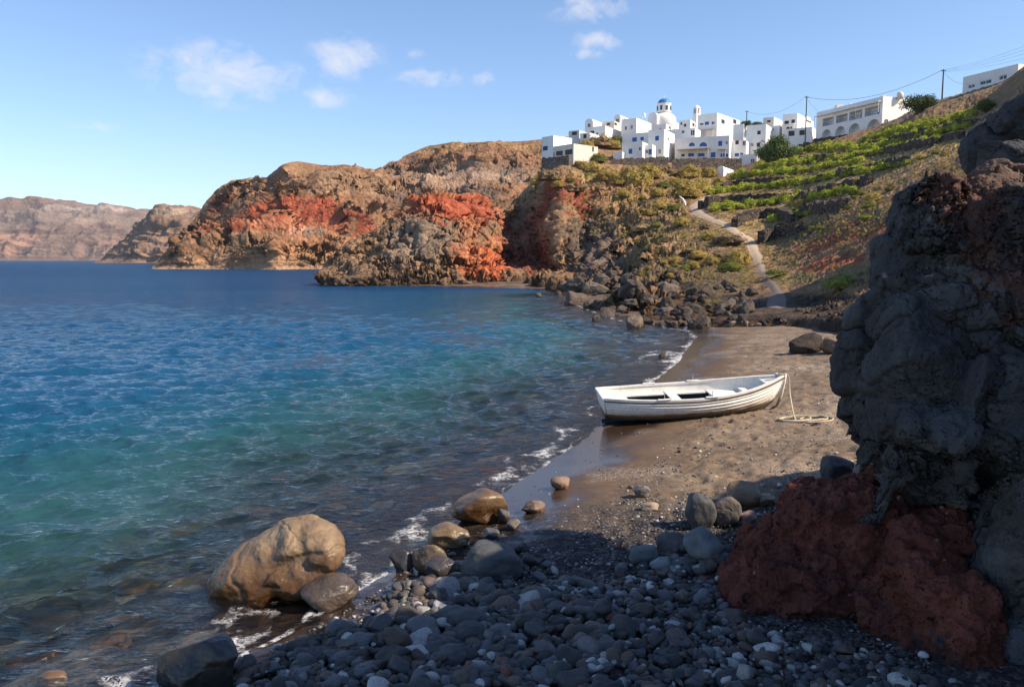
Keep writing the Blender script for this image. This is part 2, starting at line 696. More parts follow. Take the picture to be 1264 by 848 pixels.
def mat_flat(name, c, rough=0.7, var=0.15, s=1.0, bump=0.15, bdist=0.02, spec=0.3, dirt=None):
    m, nt, out = new_mat(name)
    p = nt.n.new('ShaderNodeTexCoord').outputs['Object']
    n1 = nt.noise(p, 1.1 * s, 5, 0.6)
    n2 = nt.noise(p, 9 * s, 4, 0.6)
    k = nt.mapr(n1, 0.3, 0.7, 1 - var, 1 + var * 0.5)
    k = nt.math('MULTIPLY', k, nt.mapr(n2, 0.3, 0.7, 1 - var * 0.5, 1 + var * 0.3))
    col = nt.mix(1.0, c, nt.node('ShaderNodeCombineColor', Red=k, Green=k, Blue=k).outputs[0], 'MULTIPLY')
    if dirt:
        col = nt.mix(nt.math('MULTIPLY', nt.mapr(nt.noise(nt.vmath('MULTIPLY', p, (1, 1, 0.35)), 2.3 * s, 6, 0.7), 0.55, 0.75), dirt[0]), col, dirt[1])
    finish(nt, out, col, rough, nt.bump(n2, bump, bdist), spec)
    return m


def mat_leaf(name, a, b, rough=0.6, transl=0.3):
    m, nt, out = new_mat(name)
    oi = nt.n.new('ShaderNodeObjectInfo')
    g = nt.n.new('ShaderNodeNewGeometry')
    f = nt.math('FRACT', nt.math('ADD', g.outputs['Random Per Island'], nt.math('MULTIPLY', oi.outputs['Random'], 0.37)))
    c = nt.mix(f, a, b)
    k = nt.mapr(oi.outputs['Random'], 0, 1, 0.72, 1.25)
    c = nt.mix(1.0, c, nt.node('ShaderNodeCombineColor', Red=k, Green=k, Blue=k).outputs[0], 'MULTIPLY')
    pb = nt.n.new('ShaderNodeBsdfPrincipled')
    nt.set(pb.inputs['Base Color'], c)
    pb.inputs['Roughness'].default_value = rough
    pb.inputs['Specular IOR Level'].default_value = 0.2
    tr = nt.n.new('ShaderNodeBsdfTranslucent')
    nt.set(tr.inputs[0], nt.mix(1.0, c, (1.15, 1.15, 0.6), 'MULTIPLY'))
    ms = nt.n.new('ShaderNodeMixShader')
    ms.inputs[0].default_value = transl
    nt.l.new(pb.outputs[0], ms.inputs[1])
    nt.l.new(tr.outputs[0], ms.inputs[2])
    nt.l.new(ms.outputs[0], out.inputs[0])
    return m


def mat_stonewall(name, a, b, mortar, s=2.2, bump=0.9):
    m, nt, out = new_mat(name)
    p = nt.n.new('ShaderNodeTexCoord').outputs['Object']
    q = nt.vmath('MULTIPLY', p, (1, 1, 1.5))
    cell = nt.voronoi(q, s, 'F1', 1)
    e = nt.voronoi(q, s, 'DISTANCE_TO_EDGE')
    sep = nt.n.new('ShaderNodeSeparateColor')
    nt.set(sep.inputs[0], cell)
    n = nt.noise(p, 6 * s, 4, 0.6)
    c = nt.mix(sep.outputs[0], a, b)
    c = nt.mix(nt.math('MULTIPLY', n, 0.5), c, nt.mix(1.0, c, (0.45, 0.45, 0.45), 'MULTIPLY'))
    c = nt.mix(nt.mapr(e, 0.09, 0.02), c, mortar)
    h = nt.math('ADD', nt.mapr(e, 0.0, 0.14), nt.math('MULTIPLY', n, 0.3))
    finish(nt, out, c, 0.92, nt.bump(h, bump, 0.25 / s), 0.15)
    return m


M_HILL = mat_terrain('hillside_earth', s=0.9, bump=0.9, bdist=0.6, mott=0.38, veg=1.0)
M_CLIFF = mat_terrain('cliff_rock', s=0.32, bump=0.9, bdist=0.8, mott=0.36, veg=0.6)
M_FAR = mat_terrain('far_rock', s=0.05, bump=0.6, bdist=0.5, mott=0.3)
M_STONEWALL = mat_stonewall('dry_stone', (0.16, 0.13, 0.105), (0.34, 0.27, 0.21), (0.05, 0.042, 0.036), 1.7)
M_LAVASTONE = mat_stonewall('terrace_stone', (0.06, 0.052, 0.047), (0.17, 0.135, 0.105), (0.02, 0.018, 0.016), 2.0)
M_WHITE = mat_flat('whitewash', (0.80, 0.785, 0.755), 0.85, 0.09, 0.35, 0.2, 0.03, 0.2, (0.35, (0.55, 0.50, 0.43)))
M_CREAM = mat_flat('cream_render', (0.70, 0.62, 0.53), 0.85, 0.10, 0.35, 0.2, 0.03, 0.2, (0.4, (0.45, 0.38, 0.30)))
M_BLUE = mat_flat('blue_paint', (0.025, 0.14, 0.42), 0.5, 0.15, 1.0)
M_PALEBLUE = mat_flat('pale_blue_paint', (0.16, 0.32, 0.50), 0.5, 0.15, 1.0)
M_DOME = mat_flat('dome_blue', (0.03, 0.19, 0.44), 0.4, 0.12, 0.8)
M_GLASS = mat_flat('window_glass', (0.035, 0.045, 0.06), 0.12, 0.2, 1.0, 0.05, 0.01, 0.5)
M_DARKWIN = mat_flat('dark_opening', (0.06, 0.055, 0.055), 0.5, 0.2, 1.0)
M_REED = mat_flat('reed_awning', (0.46, 0.35, 0.21), 0.9, 0.25, 3.0)
M_WOOD = mat_flat('pole_wood', (0.05, 0.04, 0.035), 0.85, 0.25, 2.0)
M_WIRE = mat_flat('wire', (0.03, 0.03, 0.032), 0.6, 0.1, 1.0)
M_VINE = mat_leaf('vine_leaf', (0.20, 0.25, 0.025), (0.52, 0.52, 0.075), 0.55, 0.3)
M_SHRUB = mat_leaf('dry_shrub', (0.27, 0.205, 0.05), (0.52, 0.38, 0.12), 0.75, 0.2)
M_SHRUB_G = mat_leaf('green_shrub', (0.10, 0.13, 0.025), (0.24, 0.24, 0.055), 0.7, 0.25)
M_SHRUB_B = mat_leaf('brown_shrub', (0.17, 0.115, 0.06), (0.36, 0.26, 0.14), 0.8, 0.15)
M_TREE = mat_leaf('tree_leaf', (0.035, 0.07, 0.015), (0.12, 0.16, 0.04), 0.55, 0.25)
M_BARK = mat_flat('bark', (0.09, 0.065, 0.045), 0.9, 0.3, 3.0, 0.6, 0.05)
M_PATH = mat_terrain('path_dust', s=2.5, bump=0.35, bdist=0.25, mott=0.15, speck=0.25)


# ------------------------------------------------------------------ the shore line and the beach
SHORE_PX = [(130, 900), (200, 848), (330, 795), (420, 748), (480, 708), (520, 675), (560, 650), (600, 622), (640, 594), (690, 563),
            (728, 537), (762, 507), (797, 479), (812, 467), (838, 446), (848, 430), (860, 416), (850, 408), (800, 402), (760, 394), (725, 382), (700, 370), (690, 362), (640, 356), (540, 354), (440, 353.5)]


def sea_point(px, py):
    d = cam_dir(px, py)
    t = -H / d[2]
    return np.array([d[0] * t, d[1] * t])


SHORE = np.array([(-4.6, -14.0), (-4.2, -3.0), (-3.8, 3.0)] + [tuple(sea_point(*q)) for q in SHORE_PX])
_POLY = np.vstack([SHORE, [(-20, 260), (300, 260), (300, -40), (0, -40)]])


def shore_dist(x, y, inland_only=False):
    """signed distance to the water line, positive on land"""
    x = np.asarray(x, float)
    y = np.asarray(y, float)
    d2 = np.full(x.shape, 1e18)
    for a, b in zip(SHORE[:-1], SHORE[1:]):
        e = b - a
        t = np.clip(((x - a[0]) * e[0] + (y - a[1]) * e[1]) / (e @ e), 0, 1)
        d2 = np.minimum(d2, (x - a[0] - t * e[0]) ** 2 + (y - a[1] - t * e[1]) ** 2)
    ins = np.zeros(x.shape, bool)
    n = len(_POLY)
    for i in range(n):
        a, b = _POLY[i], _POLY[(i + 1) % n]
        if a[1] == b[1]:
            continue
        c = ((a[1] > y) != (b[1] > y)) & (x < (b[0] - a[0]) * (y - a[1]) / (b[1] - a[1]) + a[0])
        ins ^= c
    return np.sqrt(d2) * np.where(ins, 1, -1)


def beach_base(x, y):
    d = shore_dist(x, y)
    q = np.stack([np.ravel(x), np.ravel(y), np.zeros(np.size(x))], 1)
    wob = fbm(q * 0.35, 3, seed=3).reshape(np.shape(x))
    up = np.clip(d, 0, None)
    z = 0.085 * np.minimum(up, 2.0) + 0.075 * np.clip(up - 2.0, 0, 6) + 0.035 * np.clip(up - 8.0, 0, 30)
    dn = np.clip(-d, 0, None)
    z = z - 0.13 * np.minimum(dn, 6) - 0.16 * np.clip(dn - 6, 0, 18)
    z = z + wob * 0.05 * smooth(0.3, 2.5, np.abs(d))
    return z, d


_gx = np.linspace(-60, 80, 561)
_gy = np.linspace(-14, 132, 585)
_GX, _GY = np.meshgrid(_gx, _gy)
_GZ, _GD = beach_base(_GX, _GY)


def _bil(A, x, y):
    x = np.asarray(x, float); y = np.asarray(y, float)
    fx = np.clip((x - _gx[0]) / (_gx[1] - _gx[0]), 0, len(_gx) - 1.001)
    fy = np.clip((y - _gy[0]) / (_gy[1] - _gy[0]), 0, len(_gy) - 1.001)
    i = fx.astype(int); j = fy.astype(int)
    a = fx - i; b = fy - j
    return (A[j, i] * (1 - a) * (1 - b) + A[j, i + 1] * a * (1 - b) + A[j + 1, i] * (1 - a) * b + A[j + 1, i + 1] * a * b)


def beach_z(x, y):
    return _bil(_GZ, x, y)


def ground_at(px, py):
    """where a pixel's line of sight meets the beach or sea bed"""
    d = cam_dir(px, py)
    t = np.geomspace(3, 120, 3000)
    x, y, z = d[0] * t, d[1] * t, H + d[2] * t
    hit = z < beach_z(x, y)
    k = int(np.argmax(hit)) if hit.any() else len(t) - 1
    return np.array([x[k], y[k], beach_z(x[k], y[k])])


def build_beach():
    nc, nr = 1000, 960
    px = np.linspace(-520, 1750, nc)
    Y = np.geomspace(6.0, 131.0, nr) - 3.0
    X = ((px[None, :] - 632) / 983.0) * (Y[:, None] + 3.0)
    YY = np.repeat(Y[:, None], nc, 1)
    x, y = X.ravel(), YY.ravel()
    z, d = _bil(_GZ, x, y), _bil(_GD, x, y)
    q = np.stack([x, y, np.zeros_like(x)], 1)
    dry = smooth(1.2, 3.0, d + 0.5 * fbm(q * 0.5, 3, seed=12)) * smooth(46, 40, y)
    # trampled dry sand: dents with small rims
    rs = np.random.RandomState(11)
    dent = np.zeros_like(z)
    Z2 = dent.reshape(nr, nc)
    for _ in range(3300):
        cy = rs.uniform(11.5, 36) if rs.rand() < 0.75 else rs.uniform(9, 14)
        cx = rs.uniform(0.5, 0.56 * cy + 1.5)
        dd = float(_bil(_GD, cx, cy))
        if dd < 1.6 + 0.8 * rs.rand():
            continue
        a = rs.uniform(0.05, 0.13) * (1 + 0.03 * cy * 0.5); b = a * rs.uniform(1.2, 2.4); th = rs.normal(0.5, 0.8)
        dep = rs.uniform(0.012, 0.055) * (0.55 if cy < 14 else 1.1)
        j0, j1 = np.searchsorted(Y, [cy - 3 * b, cy + 3 * b])
        if j1 <= j0:
            continue
        xs = (cx - 3 * b, cx + 3 * b)
        i0 = np.searchsorted(px, 632 + 983 * xs[0] / (cy + 3)) ; i1 = np.searchsorted(px, 632 + 983 * xs[1] / (cy + 3))
        if i1 <= i0:
            continue
        sx = X[j0:j1, i0:i1] - cx; sy = YY[j0:j1, i0:i1] - cy
        u = (sx * math.cos(th) + sy * math.sin(th)) / b; v = (-sx * math.sin(th) + sy * math.cos(th)) / a
        r2 = u * u + v * v
        Z2[j0:j1, i0:i1] += -dep * np.exp(-r2 * 1.4) + dep * 0.22 * np.exp(-((np.sqrt(r2) - 1.5) / 0.45) ** 2)
    z = z + np.clip(dent, -0.08, 0.02) * smooth(0.2, 0.7, dry)
    z = z + dry * (0.035 * fbm(q * 1.6, 5, seed=21) + 0.012 * fbm(q * 7, 4, seed=22))
    near = smooth(12.5, 10.2, y - 0.25 * x * 0 + 0.8 * fbm(q * 0.8, 3, seed=5)) * smooth(-0.3, 0.6, d)
    z = z + near * 0.03 * fbm(q * 4, 4, seed=23)
    sea = smooth(0.0, 1.5, -d)
    z = z + sea * 0.10 * fbm(q * 0.8, 5, seed=31)
    wet = smooth(0.14, 0.06, z + 0.05 * fbm(q * 0.7, 3, seed=8))
    attrs = {'wet': wet, 'gravel': near, 'dist': d, 'dry': dry}
    V = np.stack([x, y, z], 1)
    me = mesh_np('beach', V, grid_faces(nr, nc), M_BEACH, True, attrs)
    return link('beach', me, kind='structure')


def mat_beach():
    m, nt, out = new_mat('black_sand')
    p = pos_node(nt)
    wet = attr(nt, 'wet', 'Fac'); gr = attr(nt, 'gravel', 'Fac'); dist = attr(nt, 'dist', 'Fac'); dry = attr(nt, 'dry', 'Fac')
    n1 = nt.noise(p, 0.8, 6, 0.6)
    n2 = nt.noise(p, 7, 6, 0.65)
    n3 = nt.noise(p, 60, 3, 0.6)
    grains = nt.voronoi(p, 26)
    grains_c = nt.voronoi(p, 26, 'F1', 1)
    sep = nt.n.new('ShaderNodeSeparateColor'); nt.set(sep.inputs[0], grains_c)
    fine = nt.voronoi(p, 60, 'F1', 1)
    sepf = nt.n.new('ShaderNodeSeparateColor'); nt.set(sepf.inputs[0], fine)
    sand = nt.ramp(nt.math('ADD', nt.math('MULTIPLY', n1, 0.45), nt.math('MULTIPLY', n2, 0.55)), [(0.3, (0.10, 0.072, 0.050)), (0.5, (0.205, 0.150, 0.105)), (0.7, (0.33, 0.255, 0.185))])
    sand = nt.mix(nt.math('MULTIPLY', n3, 0.5), sand, nt.mix(1.0, sand, (0.5, 0.48, 0.46), 'MULTIPLY'))
    damp = nt.mix(n2, (0.085, 0.055, 0.036), (0.14, 0.092, 0.06))
    base = nt.mix(dry, damp, sand)
    # gravel spread on the sand in patches
    patch = nt.math('MULTIPLY', nt.mapr(nt.noise(p, 0.42, 4, 0.6), 0.52, 0.6), 0.85)
    base = nt.mix(nt.math('MULTIPLY', patch, nt.mapr(sepf.outputs[0], 0.45, 0.6)), base, nt.mix(sepf.outputs[1], (0.08, 0.055, 0.04), (0.5, 0.42, 0.34)))
    gcol = nt.ramp(sep.outputs[0], [(0.0, (0.022, 0.022, 0.024)), (0.6, (0.055, 0.05, 0.05)), (0.85, (0.10, 0.075, 0.06)), (0.97, (0.16, 0.15, 0.14)), (1.0, (0.4, 0.38, 0.36))])
    base = nt.mix(gr, base, gcol)
    # sea bed: dark stones by the shore, pale sand in places farther out
    stones = nt.voronoi(nt.vmath('ADD', p, nt.vmath('MULTIPLY', nt.noise(p, 2, 2, out=1), (0.3, 0.3, 0.3))), 2.6, 'F1', 1)
    seps = nt.n.new('ShaderNodeSeparateColor'); nt.set(seps.inputs[0], stones)
    bed = nt.ramp(seps.outputs[0], [(0.0, (0.03, 0.024, 0.02)), (0.45, (0.10, 0.072, 0.05)), (0.75, (0.24, 0.16, 0.09)), (1.0, (0.45, 0.36, 0.24))])
    bed = nt.mix(nt.math('MULTIPLY', nt.mapr(dist, -3.0, -8.0), nt.mapr(nt.noise(p, 0.25, 4), 0.40, 0.52)), bed, (0.34, 0.33, 0.25))
    base = nt.mix(nt.mapr(dist, 0.0, -0.6), base, bed)
    base = nt.mix(wet, base, nt.mix(1.0, base, (0.36, 0.34, 0.34), 'MULTIPLY'))
    h = nt.math('ADD', nt.math('MULTIPLY', n2, 0.5), nt.math('MULTIPLY', n3, 0.12))
    h = nt.math('ADD', h, nt.math('MULTIPLY', nt.math('SUBTRACT', 0.5, grains), nt.math('MULTIPLY_ADD', gr, 0.5, nt.math('MULTIPLY', patch, 0.2))))
    flat = nt.math('SUBTRACT', 1.0, wet)
    nb = nt.n.new('ShaderNodeBump'); nb.inputs['Distance'].default_value = 0.05
    nt.set(nb.inputs['Strength'], nt.math('MULTIPLY_ADD', flat, 0.75, 0.06)); nt.set(nb.inputs['Height'], h)
    rough = nt.mix(wet, (0.92,) * 3, (0.16,) * 3)
    finish(nt, out, base, rough, nb.outputs[0], nt.math('MULTIPLY_ADD', wet, 0.35, 0.15))
    return m


M_BEACH = mat_beach()
beach = build_beach()


# ------------------------------------------------------------------ the sea
def build_sea():
    rows_py = np.concatenate([np.linspace(1300, 860, 120), np.linspace(860, 420, 560)[1:], np.linspace(420, 330, 150)[1:], np.geomspace(9.5, 0.42, 60) + 320.4])
    nc = 1000
    px = np.linspace(-560, 1500, nc)
    Y = np.array([sea_point(632, q)[1] for q in rows_py])
    Y = np.concatenate([[-25.0, 0.5], Y])
    X = ((px[None, :] - 632) / 983.0) * (np.maximum(Y[:, None], 0) * 1.05 + 3.0 + np.where(Y < 1, 12, 0)[:, None])
    nr = len(Y)
    x = X.ravel(); y = np.repeat(Y[:, None], nc, 1).ravel()
    d = np.where((y < 130) & (x > -58) & (x < 78), _bil(_GD, x, y), -60)
    wf_ = smooth(88, 112, y); d = d * (1 - wf_) + np.minimum(d, -60) * wf_
    q = np.stack([x, y, np.zeros_like(x)], 1)
    rs = np.random.RandomState(3)
    z = np.zeros_like(x)
    dY = np.gradient(Y); step = np.repeat(np.abs(dY)[:, None], nc, 1).ravel()
    env = 0.75 + 0.5 * fbm(q * 0.12, 2, seed=9)
    ox = np.zeros_like(x); oy = np.zeros_like(x)
    for k in range(80):
        lam = 0.20 * (2.3 / 0.20) ** rs.rand()
        th = rs.normal(math.radians(-66), 0.55)      # the chop runs towards the beach
        kx, ky = math.cos(th) * 2 * math.pi / lam, math.sin(th) * 2 * math.pi / lam
        amp = 0.0122 * lam ** 0.74 * (0.6 if lam > 1.5 else 1.0) * rs.uniform(0.6, 1.3)
        w = smooth(1.6, 3.2, lam / step)
        ph = kx * x + ky * y + rs.uniform(0, 6.28)
        z += amp * w * np.cos(ph)
        ox -= amp * w * 0.8 * math.cos(th) * np.sin(ph)
        oy -= amp * w * 0.8 * math.sin(th) * np.sin(ph)
    cres = z / 0.045
    sh = smooth(0.15, -3.2, d) * 0.9 + 0.1
    sh = np.where(d > 0, 0.05, sh) * env
    z = z * sh; x = x + ox * sh; y = y + oy * sh
    # foam: a lacy edge on the beach, a second line behind it, and a broad patch by the far rocks
    n = fbm(np.stack([q[:, 0], q[:, 1], q[:, 2]], 1) * 0.9, 4, seed=14)
    dd = d + 0.22 * n
    far = smooth(18, 32, q[:, 1])
    foam = 0.52 * np.exp(-((dd + 0.02) / (0.06 + 0.14 * far)) ** 2) + 0.42 * np.exp(-((dd + 0.55 + 0.3 * n + 0.8 * far) / (0.16 + 0.2 * far)) ** 2)
    foam += 0.42 * smooth(-1.3, -0.1, dd) * smooth(0.3, 0.0, dd)
    foam *= smooth(130, 60, q[:, 1])
    pc = sea_point(822, 440)
    foam += 0.55 * np.exp(-(((q[:, 0] - pc[0]) / 1.0) ** 2 + ((q[:, 1] - pc[1]) / 3.5) ** 2)) * smooth(-2.5, -0.2, d)
    attrs = {'dist': d, 'foam': np.clip(foam, 0, 1.3), 'crest': cres * sh}
    me = mesh_np('sea', np.stack([x, y, z], 1), grid_faces(nr, nc), M_SEA, True, attrs)
    return link('sea', me, kind='structure')


def mat_sea():
    m, nt, out = new_mat('sea_water')
    p = pos_node(nt)
    dist = attr(nt, 'dist', 'Fac'); foam = attr(nt, 'foam', 'Fac')
    cd = nt.vmath('LENGTH', p, out=1)
    big = nt.noise(p, 0.10, 4, 0.6)
    mid = nt.noise(p, 0.35, 4, 0.6)
    dp = nt.math('ADD', nt.math('MULTIPLY', dist, -1.0), nt.math('MULTIPLY', nt.math('SUBTRACT', big, 0.5), 9.0))
    dp = nt.math('ADD', dp, nt.math('MULTIPLY', nt.math('SUBTRACT', mid, 0.5), 4.0))
    body = nt.ramp(nt.mapr(dp, 0.0, 40.0), [(0.0, (0.09, 0.10, 0.095)), (0.09, (0.065, 0.160, 0.165)), (0.14, (0.055, 0.200, 0.230)), (0.22, (0.018, 0.115, 0.185)), (0.33, (0.009, 0.070, 0.145)), (1.0, (0.005, 0.048, 0.125))])
    fac = nt.ramp(nt.mapr(dp, 0.0, 18.0), [(0.0, 0.0), (0.18, 0.05), (0.36, 0.36), (0.75, 0.90), (1.0, 1.0)])
    tint = nt.mix(nt.mapr(dp, 0.3, 6.0), (0.96, 0.97, 0.97), (0.52, 0.78, 0.80))
    # ripples
    rot = nt.n.new('ShaderNodeMapping'); nt.set(rot.inputs['Vector'], p)
    rot.inputs['Rotation'].default_value = (0, 0, math.radians(28)); rot.inputs['Scale'].default_value = (0.55, 1.15, 1)
    r1 = nt.noise(rot.outputs[0], 5.5, 4, 0.55, 0.3)
    r2 = nt.noise(rot.outputs[0], 1.15, 5, 0.55, 0.2)
    r3 = nt.noise(rot.outputs[0], 0.20, 5, 0.6, 0.2)
    far1 = nt.mapr(cd, 14, 60); far2 = nt.mapr(cd, 50, 220)
    b1 = nt.bump(nt.math('ADD', r1, nt.math('MULTIPLY', nt.noise(rot.outputs[0], 14.0, 3, 0.5), 0.35)), 1.0, 0.055)
    nb = nt.n.new('ShaderNodeBump'); nb.inputs['Distance'].default_value = 0.55
    nt.set(nb.inputs['Strength'], nt.math('MULTIPLY_ADD', far1, 0.95, 0.05)); nt.set(nb.inputs['Height'], r2); nt.l.new(b1, nb.inputs['Normal'])
    nb2 = nt.n.new('ShaderNodeBump'); nb2.inputs['Distance'].default_value = 4.5
    nt.set(nb2.inputs['Strength'], nt.math('MULTIPLY', far2, 0.9)); nt.set(nb2.inputs['Height'], r3); nt.l.new(nb.outputs[0], nb2.inputs['Normal'])
    nrm = nb2.outputs[0]
    trans = nt.node('ShaderNodeBsdfTransparent', Color=tint)
    diff = nt.node('ShaderNodeBsdfDiffuse', Color=body)
    nt.set(diff.inputs['Normal'], nrm)
    ms = nt.n.new('ShaderNodeMixShader'); nt.set(ms.inputs[0], fac); nt.l.new(trans.outputs[0], ms.inputs[1]); nt.l.new(diff.outputs[0], ms.inputs[2])
    fr = nt.node('ShaderNodeFresnel', IOR=1.33); nt.set(fr.inputs['Normal'], nrm)
    gl = nt.node('ShaderNodeBsdfGlossy', Roughness=nt.mapr(cd, 15, 200, 0.05, 0.22)); nt.set(gl.inputs['Normal'], nrm)
    frf = nt.math('MINIMUM', nt.math('MULTIPLY', fr.outputs[0], 0.92), nt.mapr(cd, 12, 110, 0.85, 0.30))
    m2 = nt.n.new('ShaderNodeMixShader'); nt.set(m2.inputs[0], frf); nt.l.new(ms.outputs[0], m2.inputs[1]); nt.l.new(gl.outputs[0], m2.inputs[2])
    # foam lace
    w = nt.vmath('ADD', p, nt.vmath('MULTIPLY', nt.noise(p, 3.5, 5, 0.65, out=1), (0.62, 0.62, 0)))
    e1 = nt.voronoi(w, 5.0, 'DISTANCE_TO_EDGE'); e2 = nt.voronoi(w, 13.0, 'DISTANCE_TO_EDGE')
    lace = nt.math('MAXIMUM', nt.mapr(e1, 0.10, 0.0), nt.math('MULTIPLY', nt.mapr(e2, 0.14, 0.0), 0.7))
    fn = nt.noise(p, 6.0, 5, 0.7)
    fn2 = nt.noise(p, 0.9, 3, 0.6)
    ff = nt.math('ADD', foam, nt.math('MULTIPLY_ADD', fn, 1.3, -0.95))
    ff = nt.math('SUBTRACT', ff, nt.mapr(fn2, 0.60, 0.42, 0.0, 0.5))
    ff = nt.math('MULTIPLY', nt.mapr(ff, 0.08, 0.5), nt.math('MAXIMUM', lace, nt.mapr(ff, 0.6, 0.95)))
    ff = nt.math('MULTIPLY', ff, 0.9)
    fd = nt.node('ShaderNodeBsdfDiffuse', Color=(0.78, 0.78, 0.78))
    m3 = nt.n.new('ShaderNodeMixShader'); nt.set(m3.inputs[0], ff); nt.l.new(m2.outputs[0], m3.inputs[1]); nt.l.new(fd.outputs[0], m3.inputs[2])
    nt.l.new(m3.outputs[0], out.inputs[0])
    return m


M_SEA = mat_sea()
sea = build_sea()


# ------------------------------------------------------------------ lofted land: profiles from the water to behind the skyline, one per bearing
def loft(stations, back, ncol, nrow, front=None):
    """stations: {px: [(py, Y), ...]}; back(px, crest point) -> list of points behind the crest. Returns grid (nrow, ncol, 3) and row parameter"""
    keys = sorted(stations)
    prof = []
    for k in keys:
        pts = [P(k, py, Y) for py, Y in stations[k]]
        first = pts[0].copy()
        if front:
            pts = [np.array([first[0] * 0.965, first[1] * 0.965, first[2] + front])] + pts
        pts += back(k, pts[-1])
        prof.append(np.array(pts))
    prof = np.array(prof)
    m = prof.shape[1]
    px = np.linspace(keys[0], keys[-1], ncol)
    A = pchip(np.array(keys, float), prof, px)                 # ncol, m, 3
    v = np.linspace(0, m - 1, nrow)
    B = pchip(np.arange(m, dtype=float), np.transpose(A, (1, 0, 2)), v)   # nrow, ncol, 3
    return B, px, v


def shape_loft(G, amp, seed, nscale, octv=7, rid=0.6, strata=0.0, sfreq=0.3, vgul=0.0, vscale=0.1):
    nr, nc, _ = G.shape
    N = grid_normals(G)
    if N[nr // 2, nc // 2] @ (np.array([0, 0, H]) - G[nr // 2, nc // 2]) < 0:
        N = -N
    V = G.reshape(-1, 3)
    q = V * nscale
    d = (1 - rid) * fbm(q, octv, seed=seed) + rid * 1.3 * (ridged(q * 0.8, octv, seed=seed + 11) - 0.45)
    if strata:
        zz = V[:, 2] * sfreq + 0.7 * fbm(V * nscale * 0.35, 3, seed=seed + 5)
        d = d + strata * gnoise(np.stack([zz * 0 + 3.3, zz * 0 + 1.1, zz * 3], 1), seed + 2) + strata * 0.5 * gnoise(np.stack([zz * 0 + 1.3, zz * 0 + 7.1, zz * 9], 1), seed + 4)
    if vgul:
        w = np.stack([V[:, 0], V[:, 1], V[:, 2] * 0.12], 1) * vscale
        d = d + vgul * (ridged(w, 3, seed=seed + 23) - 0.5)
    D = d.reshape(nr, nc) * amp
    return G + N * D[:, :, None]


def paint(V, base, zones, seed=0):
    c = np.tile(np.array(base, float), (len(V), 1))
    for (px, py, Y, rx, rz, col, st) in zones:
        ctr = P(px, py, Y)
        k = Y / FPX
        w = wblob(V, ctr, (rx * k, max(rx, rz) * k * 3.0, rz * k), seed=int(px + py * 3) % 97) * st
        c = c * (1 - w[:, None]) + np.array(col)[None, :] * w[:, None]
    return c


RED = (0.30, 0.088, 0.052); DRED = (0.20, 0.066, 0.046); ORANGE = (0.38, 0.18, 0.105); BROWN = (0.27, 0.175, 0.11); GREY = (0.23, 0.195, 0.165)
DGREY = (0.085, 0.075, 0.07); TAN = (0.42, 0.31, 0.21); PALE = (0.50, 0.42, 0.34); PINK = (0.56, 0.34, 0.26)

# --- far shore of the bay (2.5 km) and the cape before it
def build_far():
    Yf = 2500.0
    sk = [(-420, 240), (-200, 252), (-60, 250), (0, 249), (45, 248), (80, 252), (105, 260), (135, 257), (160, 264), (200, 275), (260, 280), (340, 290)]
    st = {}
    for px, py in sk:
        f = (323 - py)
        st[px] = [(322.2, Yf), (323 - f * 0.16, Yf + 40), (323 - f * 0.36, Yf + 110), (323 - f * 0.60, Yf + 170), (323 - f * 0.84, Yf + 300), (py, Yf + 520)]
    G, px, v = loft(st, lambda k, c: [c + np.array([0, 500, 5.0]), c + np.array([0, 2500, -150.0])], 620, 150, -12.0)
    w = (v / v[-1])[:, None]
    S = shape_loft(G, 34.0, 71, 0.0046, 7, 0.65, 0.35, 0.02, 1.0, 0.0055)
    m = (smooth(0.12, 0.25, w) * smooth(1.0, 0.62, w) * 0.9 + 0.1)[:, :, None]
    G = G + (S - G) * m
    V = G.reshape(-1, 3)
    c = paint(V, (0.185, 0.122, 0.094), [(100, 258, 2900, 40, 6, (0.40, 0.33, 0.28), .6), (20, 300, 2600, 30, 18, (0.34, 0.19, 0.13), .8), (150, 300, 2600, 26, 18, (0.30, 0.18, 0.13), .6), (60, 270, 2750, 90, 12, (0.22, 0.165, 0.13), .7)])
    zz = V[:, 2] * 0.02 + 0.5 * fbm(V * 0.002, 3, seed=3)
    c = c * (1 + 0.22 * gnoise(np.stack([zz * 0, zz * 0 + 4.2, zz * 3.2], 1), 8))[:, None]
    link('far_hills', mesh_np('far_hills', V, grid_faces(*G.shape[:2]), M_FAR, True, {'Col': c, 'veg': np.zeros(len(V))}), kind='structure')


